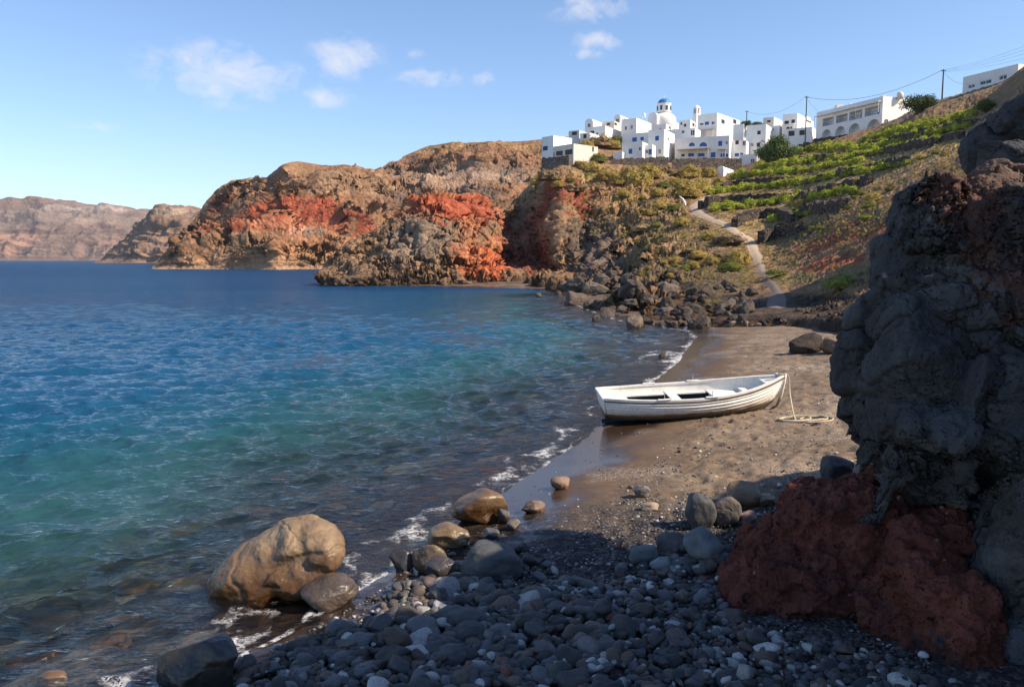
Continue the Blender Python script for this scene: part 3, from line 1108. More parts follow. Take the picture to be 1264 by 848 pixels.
def build_cape():
    st = {}
    for px, py, b in [(118, 324.6, 850), (128, 322, 850), (140, 311, 845), (155, 295, 840), (170, 280, 835), (185, 266, 830), (205, 257, 825), (222, 258, 820), (240, 262, 815), (270, 262, 812), (330, 262, 810), (420, 262, 805)]:
        f = 325.4 - py
        st[px] = [(325.4, b), (325.4 - f * .22, b + 12), (325.4 - f * .45, b + 45), (325.4 - f * .68, b + 62), (325.4 - f * .9, b + 105), (py, b + 150)]
    G, px, v = loft(st, lambda k, c: [c + np.array([0, 150, 2.0]), c + np.array([0, 400, -70.0])], 420, 150, -6.0)
    w = (v / v[-1])[:, None]
    S = shape_loft(G, 11.0, 83, 0.016, 7, 0.65, 0.4, 0.07, 0.8, 0.02)
    m = (smooth(0.12, 0.25, w) * smooth(1.0, 0.6, w) * 0.9 + 0.1)[:, :, None]
    G = G + (S - G) * m * np.clip((px - 118) / 45, 0.08, 1)[None, :, None]
    V = G.reshape(-1, 3)
    c = paint(V, (0.225, 0.145, 0.10), [(190, 300, 850, 26, 22, (0.30, 0.19, 0.13), .7), (215, 262, 950, 22, 5, (0.36, 0.28, 0.21), .6), (150, 312, 850, 22, 10, (0.10, 0.075, 0.065), .8)])
    link('cape', mesh_np('cape', V, grid_faces(*G.shape[:2]), M_FAR2, True, {'Col': c, 'veg': np.zeros(len(V))}), kind='structure')


M_FAR2 = mat_terrain('cape_rock', s=0.12, bump=0.7, bdist=0.5, mott=0.32)

# --- the big coloured cliffs (300 m)
def build_cliffs():
    B = 333.2
    S0 = {  # px: skyline py, extra depth of the skyline, ledge (py of top of the lower bluff)
        188: (331, 30, 331.6), 205: (318, 60, 329), 218: (300, 80, 325), 236: (276, 95, 320), 252: (256, 110, 316), 266: (241, 120, 313), 280: (229, 130, 309), 300: (222, 135, 306), 318: (219, 130, 305),
        332: (221, 110, 303), 340: (213, 100, 303), 350: (203, 90, 303), 368: (200, 95, 305), 400: (206, 105, 309), 430: (209, 120, 312), 455: (212, 130, 310), 478: (206, 150, 306), 505: (192, 165, 300),
        530: (182, 175, 298), 560: (178, 185, 296), 600: (176, 190, 294), 640: (175, 195, 292), 680: (174, 200, 290), 760: (170, 210, 288), 860: (168, 215, 288), 960: (170, 220, 288)}
    st = {}
    for px, (sk, ex, lg) in S0.items():
        b = float(np.interp(px, [188, 290, 340, 380, 440, 470, 505, 545, 590, 640, 960], [318, 312, 302, 316, 305, 326, 352, 350, 322, 330, 345]))
        f = lg - sk
        st[px] = [(B, b), (lg + (B - lg) * .35, b + 5), (lg, b + 12), (lg - f * .20, b + 12 + (ex - 12) * .28), (lg - f * .45, b + 12 + (ex - 12) * .42), (lg - f * .72, b + 12 + (ex - 12) * .68), (lg - f * .93, b + 12 + (ex - 12) * .80), (sk, b + ex)]
    G, px, v = loft(st, lambda k, c: [c + np.array([0, 60, 1.5]), c + np.array([0, 220, -4.0])], 900, 330, -4.0)
    vv = v[:, None]
    S = shape_loft(G, 8.5, 101, 0.022, 6, 0.75, 0.25, 0.16, 1.5, 0.024)
    m = (smooth(0.9, 2.0, vv) * smooth(8.1, 6.4, vv) * 0.93 + 0.07)[:, :, None]
    edge = np.clip((px - 188) / 40, 0.05, 1)[None, :, None]
    G = G + (S - G) * m * edge
    S = shape_loft(G, 1.0, 131, 0.11, 6, 0.6)
    G = G + (S - G) * (0.25 + 0.75 * m) * edge
    V = G.reshape(-1, 3)
    e_, c_ = worley(V * np.array([.035, .035, .075]) + 0.35 * np.stack([fbm(V * .05, 3, seed=7 + i) for i in range(3)], 1), 5)
    dj = ((c_ - .5) * 4.5 * smooth(0, .05, e_) - 0.8 * smooth(.05, 0, e_)).reshape(G.shape[:2]) * (m * edge)[:, :, 0]
    N_ = grid_normals(G); N_ *= np.sign(-N_[:, :, 1:2] + 1e-6)
    G = G + N_ * dj[:, :, None]
    mf = (m * edge)
    for (sc_, lim, sd) in (((.040, .040, .085), 4.0, 41),):
        N_ = grid_normals(G); N_ *= np.sign(-N_[:, :, 1:2] + 1e-6)
        V2, e_ = facet(G.reshape(-1, 3), N_.reshape(-1, 3), sc_, sd, .55, lim)
        G = G + (V2.reshape(G.shape) - G) * mf
    V = G.reshape(-1, 3)
    z = [(330, 262, 350, 60, 30, (0.27, 0.13, 0.08), .8), (318, 262, 352, 44, 26, RED, .95), (350, 258, 345, 70, 24, RED, .95), (320, 262, 335, 34, 22, ORANGE, .85), (385, 277, 335, 34, 14, ORANGE, .8), (372, 288, 330, 18, 8, PINK, .9),
         (400, 262, 340, 26, 20, RED, .7), (440, 272, 335, 22, 26, RED, .95), (432, 295, 325, 16, 8, ORANGE, .85), (470, 268, 345, 38, 22, DRED, .8), (262, 250, 395, 24, 14, DRED, .75), (255, 280, 360, 30, 16, (0.26, 0.10, 0.06), .6),
         (305, 302, 318, 36, 16, (0.25, 0.185, 0.12), .85), (300, 320, 312, 90, 12, (0.34, 0.235, 0.15), .8), (385, 287, 326, 14, 10, GREY, .9), (420, 312, 316, 60, 18, (0.27, 0.20, 0.13), .8), (375, 300, 318, 45, 14, (0.40, 0.23, 0.13), .8),
         (390, 222, 390, 70, 18, (0.27, 0.185, 0.125), .8), (300, 224, 430, 60, 5, PALE, .35), (560, 205, 430, 110, 12, GREY, .7), (570, 215, 420, 90, 14, (0.33, 0.27, 0.22), .6), (600, 181, 490, 120, 7, (0.27, 0.185, 0.10), .9), (440, 225, 400, 50, 14, (0.30, 0.22, 0.15), .7),
         (540, 238, 380, 90, 20, (0.14, 0.125, 0.125), .75), (500, 290, 340, 60, 24, (0.19, 0.125, 0.09), .8)]
    c = paint(V, (0.24, 0.155, 0.10), z)
    zz = V[:, 2] * 0.16 + 0.6 * fbm(V * 0.012, 3, seed=3)
    c = c * (1 + 0.30 * gnoise(np.stack([zz * 0, zz * 0 + 4.2, zz * 3.0], 1), 8) + 0.15 * gnoise(np.stack([zz * 0, zz * 0 + 9.2, zz * 9.0], 1), 9))[:, None]
    c = c * np.array((1.22, 1.02, 0.88))
    low = smooth(1.6, 0.4, V[:, 2])[:, None] * 0.45
    c = c * (1 - low) + np.array((0.42, 0.33, 0.25)) * low
    veg = smooth(0.5, 0.9, (grid_normals(G)[:, :, 2].__abs__()).ravel())
    link('cliffs', mesh_np('cliffs', V, grid_faces(*G.shape[:2]), M_CLIFF, True, {'Col': c, 'veg': veg}), kind='structure')


build_far()
build_cape()
build_cliffs()

# --- red headland, gully, village hill, terraced slope: one hillside
PE = [((940, 982), 383), ((942, 977), 376), ((945, 967), 356), ((932, 948), 335), ((926, 944), 320), ((920, 941), 311), ((918, 938), 300), ((900, 923), 288), ((883, 907), 278), ((862, 887), 269), ((847, 869), 260), ((852, 866), 252), ((861, 872), 246), ((876, 884), 240), ((884, 891), 230), ((893, 897), 222)]
HILL = {
    396: [(353.4, 116), (351.5, 117), (350.6, 118), (350.2, 119), (349.8, 120), (349.5, 121)],
    420: [(354, 114.5), (346, 116), (338, 117.5), (332, 119), (326, 121), (322, 123)],
    432: [(354, 114.5), (338, 116), (326, 117.5), (319, 119), (315, 122), (311, 126)],
    470: [(354, 114.5), (334, 116.2), (318, 118), (309, 121), (302, 126), (296, 131)],
    490: [(354.5, 114), (335, 116), (314, 119), (296, 123), (281, 128), (266, 134)],
    520: [(354.5, 114), (335, 116), (308, 119), (284, 123), (265, 129), (250, 136)],
    545: [(354.5, 114), (335, 116.5), (305, 120), (282, 124), (259, 130), (239, 138)],
    575: [(354.5, 114), (337, 117), (315, 121), (291, 127), (267, 133), (246, 141)],
    600: [(354.5, 114), (340, 117), (324, 122), (302, 131), (277, 139), (252, 148)],
    616: [(354.5, 114), (343, 119), (329, 131), (309, 147), (288, 160), (263, 168)],
    640: [(355, 113), (345, 122), (332, 141), (312, 163), (283, 182), (246, 196)],
    660: [(357, 108), (347, 121), (334, 140), (308, 162), (270, 182), (228, 198)],
    690: [(362, 92), (350, 110), (336, 119), (290, 126), (250, 140), (214, 178)],
    720: [(372, 72), (352, 98), (336, 114), (292, 130), (248, 152), (207, 192)],
    750: [(382, 60), (358, 84), (342, 98), (295, 120), (246, 148), (209, 194)],
    775: [(390, 54), (365, 72), (348, 86), (302, 112), (248, 144), (209, 196)],
    800: [(398, 49), (376, 61), (353, 74), (308, 100), (252, 138), (209, 198)],
    840: [(404, 46), (384, 54), (361, 64), (320, 86), (258, 130), (212, 200)],
    870: [(402, 44), (388, 50), (368, 58), (326, 78), (262, 118), (215, 196)],
    905: [(396, 43), (383, 49), (364, 58), (324, 76), (274, 103), (216, 188)],
    930: [(393, 42.5), (379, 49), (355, 60), (318, 78), (281, 98), (210, 182)],
    960: [(391, 42), (376, 48), (345, 60), (311, 78), (268, 103), (198, 178)],
    985: [(393, 41), (378, 46), (350, 55), (305, 74), (260, 103), (187, 177)],
    1010: [(396, 39), (381, 44), (348, 52), (296, 70), (238, 107), (180, 180)],
    1050: [(402, 35), (383, 40), (343, 48), (283, 64), (219, 107), (166, 176)],
    1100: [(406, 32), (386, 37), (333, 45), (263, 59), (204, 102), (150, 166)],
    1150: [(412, 29), (387, 34), (320, 42), (243, 55), (180, 97), (128, 156)],
    1200: [(418, 27), (392, 31), (310, 39), (222, 52), (164, 92), (113, 148)],
    1232: [(421, 26), (394, 30), (305, 38), (212, 51), (150, 86), (105, 140)],
    1264: [(424, 25), (396, 29), (300, 37), (200, 50), (132, 80), (86, 130)],
    1400: [(440, 20), (404, 25), (280, 33), (160, 44), (40, 70), (-20, 105)],
    1560: [(470, 15), (420, 20), (260, 28), (130, 38), (-20, 60), (-90, 90)],
}


def hill_back(k, c):
    if k < 610:
        f = smooth(396, 470, np.array([k]))[0]
        return [c + np.array([0, 8, -1.5 * f]), c + np.array([0, 30 + 12 * f, -9 * f]), np.array([c[0], c[1] + 110, -3.0])]
    if k < 640:
        return [c + np.array([0, 12, 0.0]), c + np.array([0, 45, -6.0]), np.array([c[0], c[1] + 120, 0.0])]
    if k < 700:
        return [c + np.array([0, 20, 2.0]), c + np.array([4, 60, 3.0]), c + np.array([6, 130, -10.0])]
    if k < 1000:
        w = smooth(860, 950, np.array([k]))[0]
        return [c + np.array([1, 11, 3.6 - 3.2 * w]), c + np.array([4, 38, 12.0 - 8.0 * w]), c + np.array([9, 150, 14.0 - 6 * w])]
    r = np.array([c[0], c[1], 0.0]) / math.hypot(c[0], c[1])
    w = smooth(1000, 1120, np.array([k]))[0]
    return [c + r * 18 + np.array([0, 0, 2.5 * (1 - w) + 0.6 * w]), c + r * 45 + np.array([0, 0, 4.5 * (1 - w) + 0.5 * w]), c + r * 120 + np.array([0, 0, 6 * (1 - w) - 6 * w])]


def build_hill():
    G, px, v = loft(HILL, hill_back, 1150, 430, -2.5)
    nr, nc = G.shape[:2]
    vv = v[:, None]; pp = px[None, :]
    rel = G - np.array([0, 0, H])
    cp_, sp_ = math.cos(PITCH), math.sin(PITCH)
    fz = np.maximum(rel[:, :, 1] * cp_ - rel[:, :, 2] * sp_, 1.0)
    gx = 632 + FPX * rel[:, :, 0] / fz
    gy = 424 - FPX * (rel[:, :, 1] * sp_ + rel[:, :, 2] * cp_) / fz
    pe = np.array([[(a[0] + a[1]) / 2, (a[1] - a[0]) / 2 + 2, b] for a, b in PE])[::-1]
    on = np.abs(gx - np.interp(gy, pe[:, 2], pe[:, 0])) / np.interp(gy, pe[:, 2], pe[:, 1])
    road = 1 - smooth(1.5, 0.9, on) * smooth(216, 224, gy) * smooth(404, 398, gy) * (vv < 7)
    # roughness: bold on the red headland and its gully, mild on the cultivated slope
    bold = smooth(900, 775, pp)
    lowrow = smooth(0.7, 1.5, vv) * smooth(6.6, 5.4, vv) * road
    amp = 0.12 * road + (2.9 * bold + 0.16 * smooth(1060, 1180, pp)) * lowrow
    S = shape_loft(G, 1.0, 201, 0.085, 6, 0.68, 0.12, 0.4, 0.55, 0.10)
    G = G + (S - G) * amp[:, :, None]
    amp2 = (0.10 * road + 0.42 * bold * lowrow + 0.08 * lowrow + 0.16 * smooth(940, 1040, pp) * lowrow)
    S = shape_loft(G, 1.0, 231, 0.42, 6, 0.62)
    G = G + (S - G) * amp2[:, :, None]
    V = G.reshape(-1, 3)
    fw = (bold * lowrow + 0.10 * lowrow)
    e_, c_ = worley(V * np.array([.16, .16, .22]) + 0.35 * np.stack([fbm(V * .15, 3, seed=7 + i) for i in range(3)], 1), 15)
    dj = ((c_ - .5) * 2.1 * smooth(0, .06, e_) - .5 * smooth(.07, 0, e_)).reshape(nr, nc) * fw
    N_ = grid_normals(G); N_ *= np.sign(-N_[:, :, 1:2] + 1e-6)
    G = G + N_ * dj[:, :, None]
    V = G.reshape(-1, 3)
    OCH = (0.28, 0.20, 0.105)
    z = [(470, 335, 117, 60, 30, (0.20, 0.145, 0.105), .9), (540, 290, 122, 60, 34, (0.18, 0.148, 0.12), .85), (500, 300, 122, 26, 30, (0.21, 0.175, 0.145), .8),
         (560, 255, 132, 50, 20, RED, .95), (590, 262, 140, 36, 26, RED, .85), (490, 262, 131, 14, 10, (0.36, 0.16, 0.09), .8), (530, 246, 136, 34, 9, (0.36, 0.10, 0.05), .8), (580, 285, 128, 16, 22, ORANGE, .7),
         (600, 322, 121, 34, 26, (0.42, 0.125, 0.06), .95), (575, 312, 121, 24, 16, (0.36, 0.17, 0.10), .8), (612, 300, 133, 20, 10, ORANGE, .7), (640, 312, 141, 40, 24, DRED, .95), (640, 270, 163, 40, 22, (0.30, 0.115, 0.075), .9),
         (665, 332, 130, 36, 14, DRED, .9), (690, 252, 155, 42, 30, DRED, .95), (700, 240, 160, 26, 18, (0.22, 0.05, 0.03), .9), (640, 293, 150, 16, 6, (0.30, 0.24, 0.22), .7), (638, 325, 130, 14, 10, GREY, .7),
         (725, 300, 126, 30, 44, (0.11, 0.095, 0.085), .9), (740, 330, 108, 40, 20, (0.13, 0.11, 0.10), .85), (760, 262, 140, 34, 40, (0.27, 0.175, 0.11), .8), (770, 232, 158, 34, 12, (0.30, 0.16, 0.09), .7),
         (800, 250, 140, 50, 24, OCH, .7), (720, 222, 180, 30, 10, (0.32, 0.26, 0.12), .7), (780, 340, 85, 40, 18, (0.12, 0.10, 0.085), .8), (860, 340, 66, 60, 24, (0.085, 0.075, 0.065), .8), (840, 290, 100, 50, 30, (0.25, 0.19, 0.10), .8),
         (1000, 230, 125, 130, 40, (0.33, 0.265, 0.145), .85), (940, 280, 98, 50, 30, (0.31, 0.245, 0.14), .7), (1130, 200, 105, 60, 40, (0.34, 0.26, 0.15), .75), (1180, 140, 150, 80, 28, (0.20, 0.165, 0.13), .9),
         (1050, 300, 62, 34, 60, (0.30, 0.105, 0.065), .95), (1020, 325, 56, 30, 20, (0.28, 0.10, 0.06), .9), (1085, 270, 60, 20, 30, (0.15, 0.13, 0.10), .7), (1000, 290, 80, 26, 24, (0.075, 0.065, 0.06), .9), (975, 345, 58, 20, 24, (0.17, 0.15, 0.07), .8), (1070, 335, 47, 30, 16, (0.16, 0.16, 0.08), .7), (1120, 250, 58, 30, 30, (0.18, 0.15, 0.10), .6),
         (1010, 375, 45, 60, 12, (0.07, 0.062, 0.056), .9), (900, 372, 54, 50, 14, (0.055, 0.048, 0.044), .9), (1000, 392, 41, 90, 10, (0.10, 0.085, 0.075), .9)]
    c = paint(V, (0.24, 0.165, 0.105), z)
    veg = (smooth(745, 800, pp) * smooth(2.3, 3.2, vv) + smooth(650, 700, pp) * smooth(4.6, 5.4, vv)).clip(0, 1)
    c = c * np.array((1.22, 1.06, 0.92))
    sea_w = smooth(2.2, 0.3, V[:, 2] + 0.8 * fbm(V * 0.3, 3, seed=2))[:, None]
    c = c * (1 - 0.66 * sea_w)
    o = link('hillside', mesh_np('hillside', V, grid_faces(nr, nc), M_HILL, True, {'Col': c, 'veg': veg.ravel()}), kind='structure')
    step = 2
    L = G[::step, ::step]
    Fq = grid_faces(L.shape[0], L.shape[1])
    bvh = BVHTree.FromPolygons([tuple(p) for p in L.reshape(-1, 3)], Fq.tolist())
    return o, bvh


hillside, HBVH = build_hill()
CAMV = Vector((0, 0, H))


def hill_at(px, py, fallbackY=None):
    d = Vector(cam_dir(px, py)).normalized()
    loc, nrm, idx, dist = HBVH.ray_cast(CAMV, d)
    if loc is None:
        return (np.array(P(px, py, fallbackY)) if fallbackY else None), Vector((0, 0, 1))
    return np.array(loc), nrm


def hill_under(x, y, z0=200.0):
    loc, nrm, idx, dist = HBVH.ray_cast(Vector((x, y, z0)), Vector((0, 0, -1)))
    return None if loc is None else loc.z


# ------------------------------------------------------------------ rocks near the camera
M_BASALT = mat_rock('basalt', (0.022, 0.022, 0.024), (0.055, 0.055, 0.058), (0.115, 0.11, 0.105), s=1.1, bump=0.9, bdist=0.16, pits=0.8, rough=0.82, spec=0.25, crack=0.8, attrcol=True, coord='Position')
M_SCORIA = mat_rock('red_scoria', (0.09, 0.03, 0.02), (0.17, 0.055, 0.035), (0.26, 0.09, 0.05), s=1.6, bump=1.0, bdist=0.14, pits=1.0, rough=0.95, spec=0.1, crack=0.15, attrcol=True, coord='Position')
M_TANROCK = mat_rock('tan_boulder_stone', (0.16, 0.108, 0.062), (0.28, 0.195, 0.12), (0.38, 0.28, 0.185), s=1.6, bump=0.45, bdist=0.05, pits=0.5, rough=0.7, spec=0.35, crack=0.7, wet=(0.18, 0.80, 0.9))
M_DARKROCK = mat_rock('dark_boulder_stone', (0.045, 0.045, 0.048), (0.095, 0.09, 0.088), (0.17, 0.155, 0.14), s=2.2, bump=0.5, bdist=0.04, pits=0.6, rough=0.72, spec=0.35, crack=0.5, wet=(0.06, 0.22, 0.15), objrand=1.0)
M_WETROCK = mat_rock('wet_stone', (0.03, 0.028, 0.028), (0.06, 0.053, 0.048), (0.12, 0.09, 0.06), s=2.0, bump=0.45, bdist=0.05, pits=0.4, rough=0.34, spec=0.5, crack=0.5, objrand=1.0)
M_LAVA = mat_rock('lava_boulder', (0.06, 0.047, 0.04), (0.135, 0.105, 0.085), (0.25, 0.19, 0.145), s=0.9, bump=0.9, bdist=0.14, pits=0.8, rough=0.9, spec=0.15, crack=0.6, objrand=1.0)
M_PEBBLE = mat_rock('pebble_stone', (0.55, 0.55, 0.56), (0.95, 0.95, 0.95), (1.45, 1.4, 1.36), s=6.0, bump=0.35, bdist=0.012, pits=0.6, rough=0.66, spec=0.35, crack=0.15, objrand=1.0)
M_PEBBLE_MASS = mat_rock('pebble_stone_mass', (0.5, 0.5, 0.5), (1, 1, 1), (1.5, 1.5, 1.5), s=6.0, bump=0.35, bdist=0.012, pits=0.5, rough=0.66, spec=0.35, crack=0.0, attrcol=True, coord='Position')


def fit_box(V, hx, hy, hz):
    lo, hi = V.min(0), V.max(0)
    return (V - (lo + hi) / 2) / ((hi - lo) / 2) * np.array([hx, hy, hz])


def lobe(cx, cy, hw, hh, Y, hy, seed, tilt=0.0, sub=7, **kw):
    k = Y / FPX * 1.0
    a = dict(planes=14, round_=9.0, cut=(0.66, 1.0), rough=0.07, nscale=1.7, octv=6, ridge=0.06, lump=0.14)
    a.update(kw)
    V, F = rock_np(seed, (1, 1, 1), sub, **a)
    V = fit_box(V, 1, 1, 1) * np.array([hw * k, hy, hh * k])
    if tilt:
        V = V @ rotm(0, math.radians(tilt), 0).T
    return V + P(cx, cy, Y), F


# --- the dark crag on the right with its red crust
CK = dict(planes=18, round_=26.0, cut=(0.58, 1.0), rough=0.05, ridge=0.05, nscale=1.5, octv=7, lump=0.10)
SM = dict(planes=14, round_=24.0, cut=(0.58, 1.0), rough=0.035, ridge=0.02, nscale=1.5, octv=7, lump=0.10)
RG = dict(planes=20, round_=10.0, cut=(0.62, 1.0), rough=0.12, ridge=0.15, nscale=1.9, octv=7, lump=0.12)
crag_parts = [
    lobe(1146, 362, 58, 68, 8.5, 0.75, 301, 10, **CK), lobe(1122, 432, 68, 80, 8.4, 0.8, 321, -6, **SM),
    lobe(1186, 304, 62, 80, 8.65, 0.8, 302, -8, **RG),
    lobe(1232, 262, 92, 66, 8.8, 0.9, 303, -6, **RG),
    lobe(1156, 266, 36, 54, 8.5, 0.45, 304, 4, **RG),
    lobe(1236, 400, 84, 120, 8.2, 0.9, 305, 0, **RG),
    lobe(1154, 520, 74, 58, 8.0, 0.8, 306, 12, **SM),
    lobe(1152, 598, 66, 52, 8.2, 0.7, 307, 4, **CK),
    lobe(1240, 520, 66, 100, 7.7, 0.8, 308, 6, **SM),
    lobe(1190, 560, 28, 90, 7.9, 0.35, 309, 4, **SM),
    lobe(1252, 680, 64, 120, 7.2, 0.8, 310, -4, **SM),
    lobe(1060, 512, 14, 40, 8.8, 0.24, 311, 0, sub=6),
    lobe(1082, 540, 20, 42, 8.4, 0.3, 312, 14, sub=6),
    lobe(1098, 592, 17, 74, 7.9, 0.2, 313, 24, sub=6, ridge=0.02, planes=10, round_=12),
    lobe(1216, 612, 44, 64, 8.3, 0.5, 322, 0, **SM),
    lobe(1345, 480, 100, 270, 7.8, 1.3, 314, 0, **CK),
]
V, F = join_np(crag_parts)
V = (V - np.array([0, 0, H])) * 0.955 + np.array([0, 0, H])      # stands a little nearer


def vnormals(V, F):
    n = np.zeros_like(V)
    fn = np.cross(V[F[:, 1]] - V[F[:, 0]], V[F[:, 2]] - V[F[:, 0]])
    for k in range(3):
        np.add.at(n, F[:, k], fn)
    return n / np.maximum(np.linalg.norm(n, axis=1)[:, None], 1e-12)


def fracture(V, F, block, crack, s, seed, sharp=0.035):
    """joints that split the rock into blocks standing out by different amounts"""
    q = V * s + 0.22 * np.stack([fbm(V * s * 1.1, 3, seed=seed + i) for i in range(3)], 1)
    e, c = worley(q, seed)
    return V + vnormals(V, F) * ((c - 0.5) * block * smooth(0.0, sharp, e) - crack * smooth(0.06, 0.0, e))[:, None]


def weather(V, F, a, s, seed):
    """one weathering over all the lobes: ledges, chips and runnels that run on from one to the next"""
    q = V * np.array([1, 1, 1.5]) * s + 0.5 * np.stack([fbm(V * s * .6, 2, seed=seed + 50 + i) for i in range(3)], 1)
    d = ridged(q, 6, seed=seed) - 0.5
    step = fbm(V * s * 0.55 + 7, 3, seed=seed + 9) * 3.0
    d = d + 0.45 * (np.abs((step % 1.0) - 0.5) * 2 - 0.5) + 0.35 * fbm(V * s * 4, 4, seed=seed + 21)
    return V + vnormals(V, F) * (a * d)[:, None]


LOB = np.concatenate([np.full(len(q_[0]), i) for i, q_ in enumerate(crag_parts)])
V = weather(V, F, 0.05, 0.8, 61)
V = fracture(V, F, 0.17, 0.09, 0.75, 311, .03)
V = fracture(V, F, 0.05, 0.03, 1.9, 312, .04)
V = weather(V, F, 0.022, 2.6, 62)
c = np.tile(np.array((0.066, 0.064, 0.064)), (len(V), 1))
up = fbm(V * 1.3, 4, seed=77)
c *= (1 + 0.35 * up)[:, None]
w_ = smooth(0.1, 0.7, fbm(V * 0.8 + 5, 5, seed=79))[:, None] * .8
c = c * (1 - w_) + np.array((0.135, 0.13, 0.128)) * w_
w_ = smooth(0.15, 0.7, fbm(V * 0.9 + 15, 5, seed=80))[:, None] * .75
c = c * (1 - w_) + np.array((0.085, 0.058, 0.046)) * w_
w_ = smooth(0.86, 1.05, gnoise(V * 12, 15) + 0.5 * gnoise(V * 1.2, 16))[:, None] * .8
c = c * (1 - w_) + np.array((0.30, 0.29, 0.28)) * w_


def tint(V, c, px, py, Y, rx, rz, col, st, seed=0, nz=0.5):
    k = Y / FPX
    w = wblob(V, P(px, py, Y), (rx * k, 3.0, rz * k), seed=seed, nz=nz)[:, None] * st
    return c * (1 - w) + np.array(col)[None, :] * w


c = tint(V, c, 1150, 250, 8.60, 40, 50, (0.125, 0.056, 0.040), .9, 1)
c = tint(V, c, 1165, 320, 8.43, 24, 64, (0.115, 0.055, 0.042), .85, 2)
c = tint(V, c, 1215, 222, 8.60, 70, 26, (0.15, 0.085, 0.06), .8, 3)
c = tint(V, c, 1235, 300, 8.43, 60, 80, (0.062, 0.048, 0.042), .8, 4)
c = tint(V, c, 1110, 590, 7.74, 20, 60, (0.115, 0.105, 0.10), .6, 5)
c = tint(V, c, 1150, 600, 7.74, 60, 30, (0.065, 0.055, 0.05), .7, 6)
c = tint(V, c, 1160, 490, 7.74, 70, 46, (0.062, 0.065, 0.070), .8, 7)
crag = link('lava_crag', mesh_np('lava_crag', V, F, M_BASALT, True, {'Col': c}))
tag(crag, 'tall dark lava crag with a red crusted top overhanging the right end of the beach', 'rock')

V, F = join_np([lobe(1252, 806, 56, 92, 6.6, 0.6, 331, 6, planes=9, round_=7, ridge=0.02)])
r = link('boulder', mesh_np('boulder', V, F, M_BASALT, True, {'Col': np.tile(np.array((0.085, 0.09, 0.098)), (len(V), 1)) * (1 + 0.3 * fbm(V * 2, 4, seed=5))[:, None]}))
tag(r, 'smooth grey boulder in the bottom right corner below the red scoria bank', 'boulder')

V, F = join_np([lobe(1266, 176, 46, 50, 46, 3.8, 333, -6, **RG), lobe(1240, 198, 24, 28, 44, 2.6, 334, 0, **CK), lobe(1325, 190, 70, 76, 45, 5.0, 335, 0, **CK),
                lobe(1310, 300, 90, 100, 42, 5.0, 337, 0, **CK)])
V = fracture(V, F, 0.9, 0.3, 0.2, 315)
V = weather(V, F, 0.08, 0.9, 65)
r = link('rock_outcrop', mesh_np('rock_outcrop', V, F, M_BASALT, True, {'Col': np.tile(np.array((0.052, 0.052, 0.055)), (len(V), 1)) * (1 + 0.4 * fbm(V * 0.7, 4, seed=5))[:, None]}))
tag(r, 'black rock outcrop on the slope above and behind the red crusted crag', 'rock')

# the cliff goes on beside the camera, outside the frame, and shades the pebbles
parts = []
for (cx, cy, cz, rx, ry, rz, sd) in [(10.2, 4.4, 3.0, 3.8, 3.0, 7.2, 341), (11, -0.5, 3.0, 4.2, 4.0, 6.4, 342), (10.5, -6, 3, 4.5, 4, 6.5, 343), (13.5, 8, 4, 4.5, 4, 5.0, 344), (7.3, 6.0, 1.8, 2.0, 2.0, 6.5, 345), (7.4, 4.4, 1.8, 2.2, 1.6, 9.0, 346)]:
    V, F = rock_np(sd, (rx, ry, rz), 6, planes=14, round_=9, cut=(0.72, 1.0), rough=0.07, ridge=0.06, octv=6)
    parts.append((V + np.array([cx, cy, cz]), F))
V, F = join_np(parts)
r = link('beach_cliff', mesh_np('beach_cliff', V, F, M_BASALT, True, {'Col': np.tile(np.array((0.06, 0.058, 0.058)), (len(V), 1)) * (1 + 0.4 * fbm(V * 0.7, 4, seed=6))[:, None]}))
tag(r, 'high dark lava cliff beside the beach that shades the foreground pebbles', 'cliff')

# --- red scoria bank at the foot of the crag
sk = dict(planes=12, round_=8, cut=(0.70, 1.0), rough=0.09, ridge=0.075, nscale=2.2, octv=7, lump=0.14)
parts = [lobe(985, 722, 96, 82, 8.0, 0.9, 351, 0, **sk), lobe(1045, 690, 100, 100, 8.0, 0.9, 352, 0, **sk), lobe(1085, 650, 78, 66, 8.4, 0.8, 353, 12, **sk), lobe(1120, 740, 84, 116, 7.3, 0.8, 354, 14, **sk),
         lobe(1165, 800, 66, 110, 6.7, 0.7, 355, 14, **sk), lobe(925, 742, 42, 46, 8.0, 0.5, 356, -10, **sk), lobe(1010, 640, 60, 40, 9.2, 0.7, 357, -14, **sk), lobe(1150, 690, 60, 80, 7.6, .6, 358, 0, **sk)]
V, F = join_np(parts)


def fuse(V, F, voxel, smooth_it):
    o_ = bpy.data.objects.new('fuse', mesh_np('fuse', V, F)); COL.objects.link(o_)
    md_ = o_.modifiers.new('remesh', 'REMESH'); md_.mode = 'VOXEL'; md_.voxel_size = voxel
    ms_ = o_.modifiers.new('smooth', 'SMOOTH'); ms_.factor = 0.5; ms_.iterations = smooth_it
    me_ = bpy.data.meshes.new_from_object(o_.evaluated_get(bpy.context.evaluated_depsgraph_get()))
    co_ = np.empty(len(me_.vertices) * 3, dtype=np.float32); me_.vertices.foreach_get('co', co_)
    me_.calc_loop_triangles()
    tr_ = np.empty(len(me_.loop_triangles) * 3, dtype=np.int32); me_.loop_triangles.foreach_get('vertices', tr_)
    bpy.data.objects.remove(o_)
    return co_.reshape(-1, 3).astype(float), tr_.reshape(-1, 3)


